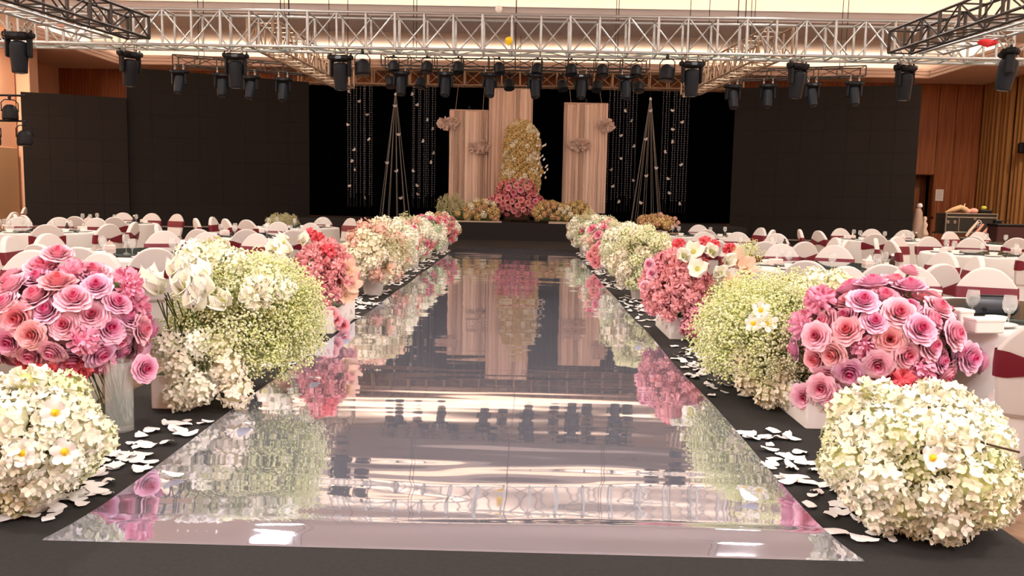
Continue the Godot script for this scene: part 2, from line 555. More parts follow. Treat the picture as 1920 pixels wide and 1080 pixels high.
func deck() -> void:
	var b := Buf.new()
	b.box(Vector3(-0.02, DECK / 2.0, -11.15), Vector3(4.3, DECK, 26.3), 0.01)
	struct("floor_aisle", b, M.carpet_black)
	# mirror film: one sheet with shallow creases across the aisle
	b = Buf.new()
	var nz := FastNoiseLite.new()
	nz.seed = 5
	nz.frequency = 1.0
	nz.fractal_octaves = 2
	var rows := []
	var z := -2.80
	while z > -20.3:
		var row := []
		for k in 49:
			var u := k / 48.0 * 2.0 - 1.0
			var x := 0.02 + u * 1.39 + 0.008 * sin(z * 2.3) * u
			if z > -3.15: x += u * 0.05 * pow((z + 3.15) / 0.35, 2.0)
			var near := clampf((z + 6.0) / 3.2, 0.0, 1.0)
			var h := nz.get_noise_2d(x * 0.35, z * 0.9) * 0.0024 + nz.get_noise_2d(x * 0.6 + 40.0, z * 4.5) * 0.0004
			h += near * near * nz.get_noise_2d(x * 0.6 + 9.0, z * 3.0) * 0.0026
			h += 0.009 * exp(-pow((z + 2.98 + 0.025 * sin(x * 2.0)) / 0.045, 2.0)) * (0.6 + 0.4 * sin(x * 1.7))
			var edge := minf(1.0, (1.0 - absf(u)) * 10.0)
			h *= edge
			row.append(Vector3(x, DECK + lerpf(0.003, 0.012, clampf((-2.80 - z) / 0.22, 0.0, 1.0)) + h * clampf((-2.80 - z) / 0.1, 0.0, 1.0), z))
		rows.append(row)
		z -= 0.018 if z > -6.0 else 0.035
	b.grid(rows)
	b.idx.reverse()
	var skirt: Array = rows[0]
	var low := []
	for p in skirt: low.append(Vector3(p.x, DECK + 0.001, p.z + 0.012))
	var film_mesh := b
	var fix := Buf.new()
	fix.grid([low, skirt])
	var t := thing("mirror_aisle_runner", "long silver mirror film runner down the middle of the aisle", "runner")
	var sheet := b.mesh(true)
	part("film_sheet", sheet, M.film, t)
	part("curled_hem", fix.mesh(true), M.film, t)


func truss(called: String, label: String, p0: Vector3, p1: Vector3, up: float, wide: float, bay: float, r: float, material: Material, group := "", hang := [], flat := false) -> Node3D:
	# box truss: p0 and p1 are the middle of the lower face; wide is across, up the height
	var t := thing(called, label, "truss", p0, 0.0, group)
	var d := p1 - p0
	var n := int(round(d.length() / bay))
	var dir := d.normalized()
	var side := dir.cross(Vector3.UP).normalized() * wide / 2.0
	var u := Vector3(0, up, 0)
	for s in [-1.0, 1.0]:
		bar("chord", side * s, d + side * s, r, material, t, 8)
		if not flat: bar("chord", side * s + u, d + side * s + u, r, material, t, 8)
	for k in n + 1:
		var c := d * (float(k) / n)
		bar("cross_bar", c - side, c + side, r * 0.6, material, t)
		if not flat:
			bar("cross_bar", c - side + u, c + side + u, r * 0.6, material, t)
			for s in [-1.0, 1.0]: bar("upright", c + side * s, c + side * s + u, r * (0.85 if k % 3 else 1.1), material, t)
		if k < n:
			var e := d * (float(k + 1) / n)
			if flat:
				bar("diagonal_brace", c + side * (1 if k % 2 else -1), e - side * (1 if k % 2 else -1), r * 0.55, material, t)
			else:
				for s in [-1.0, 1.0]:
					var flip: bool = (k % 2 == 0) == (s > 0)
					bar("diagonal_brace", c + side * s + (u if flip else Vector3.ZERO), e + side * s + (Vector3.ZERO if flip else u), r * 0.6, material, t)
				bar("diagonal_brace", c + side * (1 if k % 2 else -1), e - side * (1 if k % 2 else -1), r * 0.5, material, t)
	for q in hang:  # steel cables up to the ceiling
		var c := d * float(q)
		var top := CEIL_HIGH - p0.y - c.y
		for s in [-1.0, 1.0]:
			bar("hoist_cable", c + side * s + u, Vector3(c.x + side.x * s, top, c.z + side.z * s), 0.008, M.cable, t, 5)
	return t


func moving_head() -> Node3D:
	var t := Node3D.new()
	# origin: the pipe it hangs from; parts below
	var b := Buf.new()
	for s in [-1.0, 1.0]:
		var pts := []
		for k in 8:
			var a := -0.6 + k / 7.0 * 4.3
			pts.append(Vector3(s * 0.09, 0.035 * sin(a), 0.035 * cos(a)))
		b = Buf.new()
		b.tube(pts, 0.009, 5)
		b.box(Vector3(s * 0.09, -0.055, 0), Vector3(0.035, 0.06, 0.05), 0.006)
		part("clamp", b.mesh(), M.aluminium, t)
	part("base", box_mesh(Vector3(0.3, 0.085, 0.22), 0.03), M.fixture, t, Transform3D(Basis.IDENTITY, Vector3(0, -0.125, 0)))
	for s in [-1.0, 1.0]:
		b = Buf.new()
		b.box(Vector3(s * 0.165, -0.11, 0), Vector3(0.05, 0.07, 0.13), 0.018)
		b.box(Vector3(s * 0.16, -0.07, 0), Vector3(0.02, 0.05, 0.03), 0.006)
		part("carry_handle", b.mesh(false), M.fixture, t)
		b = Buf.new()
		b.box(Vector3(s * 0.135, -0.27, 0), Vector3(0.045, 0.25, 0.11), 0.018)
		part("yoke_arm", b.mesh(false), M.fixture, t)
	var hd := part("head", lathe_mesh("mhead", [Vector2(0.0, -0.26), Vector2(0.085, -0.26), Vector2(0.092, -0.25), Vector2(0.1, -0.12), Vector2(0.112, -0.02), Vector2(0.112, 0.08), Vector2(0.1, 0.12), Vector2(0.06, 0.14), Vector2(0.0, 0.14)], 18), M.fixture_blue, t, Transform3D(Basis.IDENTITY, Vector3(0, -0.33, 0)))
	part("lens", lathe_mesh("mlens", [Vector2(0.0, -0.272), Vector2(0.05, -0.268), Vector2(0.078, -0.255)], 16), M.lens, hd)
	part("control_panel", box_mesh(Vector3(0.09, 0.045, 0.006), 0.002), M.lens, t, Transform3D(Basis.IDENTITY, Vector3(0, -0.125, 0.112)))
	return t


func par_can() -> Node3D:
	var t := Node3D.new()
	var b := Buf.new()
	b.tube([Vector3(-0.12, -0.24, 0), Vector3(-0.12, -0.1, 0), Vector3(-0.07, -0.05, 0), Vector3(0.07, -0.05, 0), Vector3(0.12, -0.1, 0), Vector3(0.12, -0.24, 0)], 0.009, 5)
	b.box(Vector3(0, -0.02, 0), Vector3(0.04, 0.07, 0.05), 0.008)
	part("yoke", b.mesh(), M.fixture, t)
	var cn := part("can", lathe_mesh("parcan", [Vector2(0.0, -0.12), Vector2(0.11, -0.13), Vector2(0.118, -0.1), Vector2(0.115, 0.02), Vector2(0.09, 0.08), Vector2(0.05, 0.11), Vector2(0.0, 0.115)], 16), M.fixture, t, Transform3D(Basis(Vector3.RIGHT, -0.55), Vector3(0, -0.24, 0)))
	part("lens", lathe_mesh("parlens", [Vector2(0.0, -0.136), Vector2(0.1, -0.134)], 16), M.lens, cn)
	return t


func hang(proto: Node3D, called: String, label: String, category: String, at: Vector3, turn: float, group: String, tilt := 0.0) -> Node3D:
	var o: Node3D = proto.duplicate()
	o.name = numbered(called)
	add_child(o)
	o.position = at
	o.rotation.y = turn
	if tilt:
		for ch in o.get_children():
			if ch.name == "head" : ch.rotation.x = tilt
			if ch.name == "can": ch.rotation.x += tilt
	meta(o, label, category, group)
	return o


func rigging() -> void:
	truss("main_truss", "long silver box truss spanning the whole hall above the aisle", Vector3(-9.6, 3.62, -12.95), Vector3(9.6, 3.62, -12.95), 0.52, 0.45, 0.44, 0.022, M.silver, "", [0.05, 0.32, 0.68, 0.95])
	truss("dark_truss", "dark steel box truss running towards the camera on the left", Vector3(-5.45, 3.64, -12.4), Vector3(-6.33, 3.64, -6.4), 0.31, 0.34, 0.42, 0.02, M.dark_truss, "", [0.3, 0.9])
	truss("dark_truss", "dark steel box truss running towards the camera on the right", Vector3(5.62, 3.62, -12.4), Vector3(6.03, 3.62, -6.4), 0.31, 0.34, 0.42, 0.02, M.dark_truss, "", [0.3, 0.9])
	truss("ladder_truss", "flat silver ladder truss beside the dark truss on the left", Vector3(-6.05, 3.66, -12.5), Vector3(-6.95, 3.66, -6.4), 0.3, 0.34, 0.35, 0.02, M.silver, "", [0.9], true)
	truss("ladder_truss", "flat silver ladder truss beside the dark truss on the right", Vector3(6.12, 3.64, -12.5), Vector3(6.75, 3.64, -6.4), 0.3, 0.36, 0.35, 0.02, M.silver, "", [0.9], true)
	truss("side_truss", "tan box truss running back from the main truss, left of the stage", Vector3(-3.95, 3.72, -13.3), Vector3(-3.7, 3.72, -18.3), 0.42, 0.4, 0.4, 0.02, M.warm_lit_truss, "", [0.9])
	truss("side_truss", "tan box truss running back from the main truss, right of the stage", Vector3(4.15, 3.72, -13.3), Vector3(3.75, 3.72, -18.3), 0.42, 0.4, 0.4, 0.02, M.warm_lit_truss, "", [0.9])
	truss("drape_truss", "tan box truss along the top of the black stage drapes", Vector3(-7.3, 5.08, -28.05), Vector3(7.3, 5.1, -28.05), 0.5, 0.4, 0.6, 0.03, M.warm_lit_truss, "", [0.03, 0.5, 0.97])
	truss("light_pipe_frame", "dark pipe frame carrying the middle row of stage lights", Vector3(-2.82, 4.14, -18.0), Vector3(2.78, 4.16, -18.0), 0.24, 0.5, 0.55, 0.015, M.dark_truss, "", [0.12, 0.5, 0.88])
	truss("light_pipe_frame", "dark pipe frame carrying four stage lights before the left screen", Vector3(-7.25, 4.1, -18.0), Vector3(-4.45, 3.95, -18.0), 0.2, 0.3, 0.5, 0.014, M.dark_truss, "", [0.2, 0.85])
	truss("light_pipe_frame", "dark pipe frame carrying four stage lights before the right screen", Vector3(4.35, 3.98, -18.0), Vector3(7.3, 4.12, -18.0), 0.2, 0.3, 0.5, 0.014, M.dark_truss, "", [0.2, 0.85])
	var mh := moving_head()
	var pc := par_can()
	var g := "moving head lights under the front truss"
	var xs := [-7.15, -5.74, -4.14, -2.56, 2.7, 4.27, 5.86, 7.24]
	for k in 8:
		var o := hang(mh, "moving_head_light", "black moving head light hanging under the front silver truss, " + place(k, 8), "stage light", Vector3(xs[k], 3.585 + (0.0 if k not in [0, 7] else 0.03), -12.73 if k not in [0, 7] else -11.6), [0.1, 1.0, 0.15, -0.1, 0.1, 0.5, 0.4, 1.2][k], g, [0.0, 0.12, 0.0, 0.05, 0.0, 0.1, 0.0, 0.16][k])
		if k in [0, 7]: o.position = Vector3([-6.62, 0, 0, 0, 0, 0, 0, 6.62][k], 3.60, -11.4); o.scale = Vector3.ONE * 1.05
	hang(pc, "par_can", "small round black spotlight under the main truss, left of centre", "stage light", Vector3(-2.23, 3.585, -12.73), 0.6, "", 0.4)
	hang(pc, "par_can", "small round black spotlight under the main truss, right of centre", "stage light", Vector3(2.33, 3.585, -12.73), -0.6, "", 0.4)
	var lx := [-7.1, -6.2, -5.58, -4.9]
	for k in 4: hang(mh, "moving_head_light", "black moving head light before the left screen, " + place(k, 4), "stage light", Vector3(lx[k], [4.06, 4.01, 3.97, 3.94][k], -17.83), [0.0, 0.3, -0.2, 0.1][k], "moving heads before the left screen", -0.35)
	lx = [4.55, 5.28, 6.19, 7.07]
	for k in 4: hang(mh, "moving_head_light", "black moving head light before the right screen, " + place(k, 4), "stage light", Vector3(lx[k], [3.96, 3.99, 4.03, 4.07][k], -17.83), [0.2, -0.3, 0.2, 0.0][k], "moving heads before the right screen", -0.35)
	lx = [-2.4, -1.46, -0.54, 0.4, 1.38, 2.3]
	for k in 6: hang(mh, "moving_head_light", "black moving head light in front of the stage, " + place(k, 6) + " of the lower row", "stage light", Vector3(lx[k], 4.1, -17.72), [0.2, -0.15, 0.1, 0.3, -0.2, 0.1][k], "moving heads in front of the stage", -0.3)
	lx = [-2.55, -1.85, -1.2, -0.35, 0.45, 1.15, 1.8, 2.5]
	for k in 8: hang(pc, "par_can", "round black spotlight on the middle pipe frame, " + place(k, 8), "stage light", Vector3(lx[k], 4.36, -17.7), [0.5, -0.3, 0.2, 0.6, -0.5, 0.3, 0.1, -0.4][k], "round spotlights of the middle pipe frame", 0.3)
	lx = [-2.7, -2.05, -0.15, 1.0, 1.75, 2.65]
	for k in 6: hang(pc, "par_can", "round black spotlight at the back of the middle frame, " + place(k, 6), "stage light", Vector3(lx[k], 4.12, -18.3), [0.3, -0.6, 0.2, 0.4, -0.2, 0.1][k], "round spotlights at the back of the middle frame", 0.2)
	# cables slung along the main truss
	for q in [[-7.6, -0.9, 3.58, "left half"], [-0.6, 7.4, 3.585, "right half"]]:
		var cb := Buf.new()
		var pts := []
		for k in 37:
			var u := k / 36.0
			pts.append(Vector3(lerpf(q[0], q[1], u), q[2] + 0.02 - 0.045 * absf(sin(u * PI * 6.0)), -12.70 + 0.015 * sin(u * 30.0)))
		cb.tube(pts, 0.007, 5)
		single("rigging_cable", cb.mesh(), mat("cable_teal", "7f9a92", 0.6), "pale green cable slung along the " + q[3] + " of the main truss", "cable")
	# balloons caught in the rigging
	balloon("balloon", "small yellow balloon caught in the main truss", Vector3(-0.04, 3.75, -12.66), M.yellow, 0.058)
	balloon("balloon", "small white balloon on top of the main truss", Vector3(-0.2, 4.22, -12.75), M.white_plastic, 0.055)
	var rb := balloon("balloon", "long red balloon lying along the right ladder truss", Vector3(6.33, 3.6, -11.4), M.red, 0.06)
	rb.scale = Vector3(2.4, 0.8, 0.9)
	balloon("balloon", "orange balloon behind the silver ladder truss on the left", Vector3(-6.55, 3.78, -12.3), mat("orange", "d96a3c", 0.4), 0.055)
	# lighting stand at the left edge
	var st := thing("light_stand", "black tripod lighting stand at the left edge of the hall", "light stand", Vector3(-9.1, 0, -13.4))
	bar("pole", Vector3(0, 0.25, 0), Vector3(0, 2.95, 0), 0.022, M.fixture, st)
	for k in 3:
		var a := k * TAU / 3
		bar("leg", Vector3(0, 0.75, 0), Vector3(cos(a) * 0.55, 0.02, sin(a) * 0.55), 0.014, M.fixture, st)
	bar("crossbar", Vector3(-0.9, 2.9, 0), Vector3(1.35, 2.9, 0), 0.018, M.fixture, st)
	bar("crossbar", Vector3(-0.9, 2.5, 0), Vector3(1.35, 2.5, 0), 0.018, M.fixture, st)
	for q in [[-8.0, 2.88], [-7.78, 2.48], [-8.3, 2.48]]:
		hang(pc, "par_can", ["black stage light on the top bar of the left lighting stand", "black stage light at the lower bar end of the left stand", "black stage light beside the pole on the left stand"][[-8.0, -7.78, -8.3].find(q[0])], "stage light", Vector3(q[0], q[1], -13.38), 0.8, "", 0.5)
	mh.free()
	pc.free()


func balloon(called: String, label: String, at: Vector3, material: Material, r: float) -> Node3D:
	var t := thing(called, label, "balloon", at)
	part("skin", lathe_mesh("balloon", [Vector2(0.0, -1.15), Vector2(0.3, -1.0), Vector2(0.72, -0.6), Vector2(0.98, 0.0), Vector2(0.95, 0.35), Vector2(0.7, 0.75), Vector2(0.35, 0.95), Vector2(0.0, 1.02)], 14), material, t, Transform3D(Basis().scaled(Vector3.ONE * r), Vector3.ZERO))
	part("knot", lathe_mesh("knot", [Vector2(0.16, -1.3), Vector2(0.05, -1.15), Vector2(0.0, -1.1)], 8), material, t, Transform3D(Basis().scaled(Vector3.ONE * r), Vector3.ZERO))
	return t


func screen_panel(called: String, label: String, a: Vector3, b: Vector3, top: float, cols: int, rws: int) -> void:
	# a, b: bottom corners seen from the hall, left then right
	var mid := (a + b) / 2.0
	var d := b - a
	var t := thing(called, label, "screen", mid, atan2(-d.z, d.x))
	var w := d.length()
	var h := top - a.y
	var g := 0.0014
	for k in cols:
		for j in rws:
			part("screen_module", box_mesh(Vector3(w / cols - g, h / rws - g, 0.08), 0.003), M.screen, t, Transform3D(Basis.IDENTITY, Vector3(-w / 2 + w / cols * (k + 0.5), h / rws * (j + 0.5), 0)))
	part("back_frame", box_mesh(Vector3(w, h, 0.1), 0.01), M.screen_frame, t, Transform3D(Basis.IDENTITY, Vector3(0, h / 2, -0.1)))
	part("base_rail", box_mesh(Vector3(w, 0.05, 0.3), 0.01), M.aluminium, t, Transform3D(Basis.IDENTITY, Vector3(0, -0.03, -0.06)))
	part("plinth", box_mesh(Vector3(w, a.y - 0.06, 0.5), 0.01), M.stage_black, t, Transform3D(Basis.IDENTITY, Vector3(0, -a.y / 2 - 0.03, -0.2)))


func screens() -> void:
	screen_panel("led_screen", "tall dark LED screen left of the stage", Vector3(-11.42, 0.4, -24.5), Vector3(-6.74, 0.4, -27.0), 4.98, 8, 7)
	screen_panel("led_screen", "lower dark LED screen at the far left, beside the tall one", Vector3(-13.8, 0.4, -23.3), Vector3(-11.37, 0.4, -24.40), 4.09, 4, 6)
	screen_panel("led_screen", "tall dark LED screen right of the stage", Vector3(6.85, 0.32, -27.0), Vector3(12.05, 0.32, -25.6), 5.04, 8, 7)


func pleats(a: Vector3, b: Vector3, y0: float, y1: float, n: int, depth: float, seed: int, flare := 0.0) -> ArrayMesh:
	# hanging cloth from a to b with n irregular folds
	var r := RandomNumberGenerator.new()
	r.seed = seed
	var d := b - a
	var out := Vector3(-d.z, 0, d.x).normalized()
	var ph := []
	for k in n + 2: ph.append(r.randf_range(0.6, 1.3))
	var b2 := Buf.new()
	var rows := []
	for j in 7:
		var t := j / 6.0
		var row := []
		for k in n * 6 + 1:
			var u := float(k) / (n * 6)
			var w := u * n
			var s := sin(w * TAU + 0.5 * sin(w * 1.7 + seed) + t * 0.25 * sin(w * 0.9))
			row.append(a + d * u + out * s * depth * ph[int(w)] * (0.75 + flare * t) + Vector3(0, y1 + (y0 - y1) * t, 0))
		rows.append(row)
	rows.reverse()
	b2.grid(rows)
	return b2.mesh(true)


func butterfly_mesh() -> ArrayMesh:
	if not cache.has("fly"):
		var b := Buf.new()
		for s in [-1.0, 1.0]:
			var t := Transform3D(Basis(Vector3.FORWARD, s * 0.95) , Vector3.ZERO) * Transform3D(Basis(Vector3.UP, s * 0.5), Vector3.ZERO)
			b.petal(t, 0.07, 0.06, 0.1, 0.15, Color.WHITE, Color.WHITE, 2, 3, 0.9)
			t = Transform3D(Basis(Vector3.FORWARD, s * 2.1), Vector3.ZERO) * Transform3D(Basis(Vector3.UP, s * 0.5), Vector3.ZERO)
			b.petal(t, 0.05, 0.045, 0.1, 0.15, Color.WHITE, Color.WHITE, 2, 3, 0.9)
		b.tube([Vector3(0, -0.03, 0), Vector3(0, 0.03, 0)], 0.005, 4)
		cache["fly"] = b.mesh()
	return cache["fly"]


func stage() -> void:
	var b := Buf.new()
	b.box(Vector3(0, 0.355, -26.4), Vector3(13.4, 0.71, 4.2), 0.01)
	struct("floor_stage", b, M.stage_black)
	# black drapes behind the stage, in five hanging widths
	for k in 5:
		var x := -7.35 + k * 2.94
		single("stage_drape", pleats(Vector3(x, 0, -28.25), Vector3(x + 2.95, 0, -28.25), 0.72, 5.06, 9, 0.05, 40 + k), M.drape, "black velvet stage drape, " + place(k, 5) + " of five hanging widths", "drape", Transform3D.IDENTITY, "black stage drapes")
	# strings of dark beads, four groups
	var names := ["left of the left string cone", "between the left string cone and the fabric panels", "between the right fabric panel and the right string cone", "right of the right string cone"]
	var spans := [[-5.66, -4.86], [-3.54, -2.78], [2.98, 3.84], [4.72, 5.58]]
	for g in 4:
		var bb := Buf.new()
		var n := 9
		for k in n:
			var x: float = lerpf(spans[g][0], spans[g][1], k / float(n - 1)) + rng.randf_range(-0.03, 0.03)
			var y := 4.98
			bb.tube([Vector3(x, 5.06, -27.85), Vector3(x, 1.05, -27.85)], 0.003, 3, false)
			while y > rng.randf_range(1.0, 1.6):
				bb.octa(Vector3(x + rng.randf_range(-0.006, 0.006), y, -27.85), 0.03 if k % 2 else 0.024)
				y -= 0.075
		var o := single("bead_curtain", bb.mesh(false), M.bead, "curtain of hanging dark bead strings " + names[g], "bead curtain")
		o.set_meta("kind", "stuff")
		for k in 10:
			var t := Transform3D(Basis.from_euler(Vector3(rng.randf_range(-0.6, 0.6), rng.randf_range(-0.7, 0.7), rng.randf_range(-1.5, 1.5))) * 1.15, Vector3(rng.randf_range(spans[g][0], spans[g][1]), 4.9 - 3.7 * (k + rng.randf() * 0.7) / 10.0, -27.8))
			single("paper_butterfly", butterfly_mesh(), M.paper, "white paper butterfly on the bead curtain " + names[g].replace(" and the fabric panels", " and panels").replace("the right fabric panel and the ", "panel and "), "butterfly", t, "butterflies on the bead strings " + names[g])
	# two cones of pale strings
	for s in [-1.0, 1.0]:
		var at := Vector3(-3.94 if s < 0 else 4.15, 0.71, -26.9)
		var t := thing("string_cone", "tall cone of pale strings " + ("left" if s < 0 else "right") + " of the fabric panels, with butterflies", "string cone", at)
		for k in 11:
			var a := TAU * k / 11.0 + 0.2
			bar("string", Vector3(cos(a) * 0.5, 0.0, sin(a) * 0.4), Vector3(cos(a) * 0.02, 3.9, sin(a) * 0.02), 0.008, M.string, t, 4)
		part("base_ring", ring_mesh(0.5, 0.015), M.cable, t, Transform3D(Basis().scaled(Vector3(1, 1, 0.8)), Vector3(0, 0.015, 0)))
		part("top_knob", lathe_mesh("knob", [Vector2(0.0, -0.04), Vector2(0.035, -0.03), Vector2(0.045, 0.01), Vector2(0.02, 0.05), Vector2(0.0, 0.06)], 10), M.paper, t, Transform3D(Basis.IDENTITY, Vector3(0, 3.92, 0)))
		bar("hanger", Vector3(0, 3.95, 0), Vector3(0, 4.45, 0), 0.005, M.cable, t, 4)
		for k in 5:
			var y: float = [3.55, 2.65, 1.75, 1.5, 0.65][k] + 0.71
			var rad := 0.48 * (4.6 - y) / 3.9 + 0.02
			var x: float = [0.1, -0.75, 0.75, -0.3, -0.6][k] * rad * s
			single("paper_butterfly", butterfly_mesh(), M.paper, "white paper butterfly on the " + ("left" if s < 0 else "right") + " string cone, " + ["topmost", "second from top", "third from top", "fourth from top", "lowest"][k], "butterfly", Transform3D(Basis.from_euler(Vector3(0, 0.3, rng.randf_range(-0.5, 0.5))) * 1.2, Vector3(at.x + x, y, at.z + rad + 0.03)), "butterflies on the string cones")
	# three hanging panels of blush fabric strips
	var pans := [[-2.21, -0.97, 4.2, 1.0, -26.9, "low left"], [-0.95, 0.43, 4.87, 0.95, -26.75, "tall middle"], [1.42, 2.81, 4.47, 1.0, -26.8, "right"]]
	for p in pans:
		var t := thing("fabric_panel", "blush fabric strip panel hung behind the stage flowers, the " + p[5] + " one", "fabric panel", Vector3((p[0] + p[1]) / 2.0, 0, p[4]), 0.0, "blush fabric strip panels")
		var w: float = p[1] - p[0]
		part("top_rail", box_mesh(Vector3(w, 0.05, 0.06), 0.01), M.strip_b, t, Transform3D(Basis.IDENTITY, Vector3(0, p[2] - 0.025, 0)))
		var x := -w / 2.0
		var k := 0
		while x < w / 2.0 - 0.02:
			var sw := minf(rng.randf_range(0.06, 0.14), w / 2.0 - x)
			var key := "strip%d" % (k % 5)
			if not cache.has(key):
				var bb := Buf.new()
				var rows := []
				for j in 9:
					var y := 1.0 - j / 8.0
					var row := []
					for i in 5: row.append(Vector3((i / 4.0 - 0.5) * (1.0 + 0.06 * sin(j * 1.3 + k)), y, 0.3 * sin(i * PI / 4.0) + 0.12 * sin(j * 0.9 + k * 2)))
					rows.append(row)
				rows.reverse()
				bb.grid(rows)
				cache[key] = bb.mesh()
			part("fabric_strip", cache[key], [M.strip_a, M.strip_b, M.strip_a, M.strip_c, M.strip_a, M.strip_b, M.strip_d][rng.randi() % 7], t, Transform3D(Basis(Vector3(sw * 1.08, 0, 0), Vector3(0, p[2] - 0.03 - p[3], 0), Vector3(0, 0, 0.1)), Vector3(x + sw / 2.0, p[3], rng.randf_range(-0.02, 0.02))))
			x += sw
			k += 1
		var cr := Buf.new()
		for i in 40: cr.octa(Vector3(rng.randf_range(-w / 2, w / 2), rng.randf_range(p[3] + 0.5, p[2] - 0.1), 0.07), 0.013)
		var cs := part("crystal_sprays", cr.mesh(false), M.porcelain, t)
		cs.set_meta("kind", "stuff")
		for s in [-0.35, 0.35]:
			bar("hanging_wire", Vector3(w * s, p[2], 0), Vector3(w * s, 5.09, -27.85 - p[4]), 0.008, M.strip_d, t, 4)
		var hook := Buf.new()
		hook.box(Vector3(0, p[2] + 0.06, 0), Vector3(0.07, 0.12, 0.06), 0.015)
		part("hook", hook.mesh(false), M.fixture, t)
	# tulle clouds pinned to the panels
	for q in [[-2.25, 3.75, 0.62, 0.3, "at the outer edge of the low left panel"], [-1.2, 3.02, 0.75, 0.32, "low on the left panels"], [2.75, 3.77, 0.5, 0.3, "at the outer edge of the right panel"], [1.95, 3.15, 0.7, 0.3, "in the middle of the right panel"]]:
		var bb := Buf.new()
		bb.ball(Vector3.ZERO, 0.5, 16, 8, Vector3(q[2] * 0.8, q[3] * 0.75, 0.07))
		for k in 70:
			var a := rng.randf() * TAU
			var rr := sqrt(rng.randf())
			var o := Vector3(cos(a) * q[2] * 0.40 * rr, sin(a) * q[3] * 0.36 * rr, 0.03 + 0.03 * (1.0 - rr))
			var dirn := Vector3(cos(a) * rr, sin(a) * rr + rng.randf_range(-0.5, 0.5), 0.35).normalized()
			bb.petal(Transform3D(aim(dirn, rng.randf() * TAU), o), 0.13, 0.14, 0.3, 0.2, Color.WHITE, Color.WHITE, 4, 3, 0.5, 0.02, k, 0.8)
		single("tulle_cloud", bb.mesh(), M.tulle, "gathered blush tulle cloud " + q[4], "tulle", Transform3D(Basis.IDENTITY, Vector3(q[0], q[1], -26.83 if q[0] < -1.0 else -26.73)), "tulle clouds on the fabric panels")
	# low plinths at the front of the stage
	for s in 2:
		single("stage_plinth", box_mesh([Vector3(1.35, 0.1, 0.45), Vector3(1.0, 0.1, 0.45)][s], 0.015), M.plinth, "low pale plinth under the " + ["left", "right"][s] + " stage flowers", "plinth", Transform3D(Basis.IDENTITY, [Vector3(-1.1, 0.7, -24.55), Vector3(1.45, 0.72, -24.55)][s]))


func ring_mesh(r: float, th: float) -> ArrayMesh:
	var key := "ring%s_%s" % [r, th]
	if not cache.has(key):
		var b := Buf.new()
		var rows := []
		for j in 7:
			var a := TAU * j / 6.0
			var ring := []
			for k in 28:
				var p := -TAU * k / 28.0
				ring.append(Vector3(cos(p) * (r - cos(a) * th), -sin(a) * th, sin(p) * (r - cos(a) * th)))
			rows.append(ring)
		b.grid(rows, null, true)
		b.idx.reverse()
		cache[key] = b.mesh()
	return cache[key]


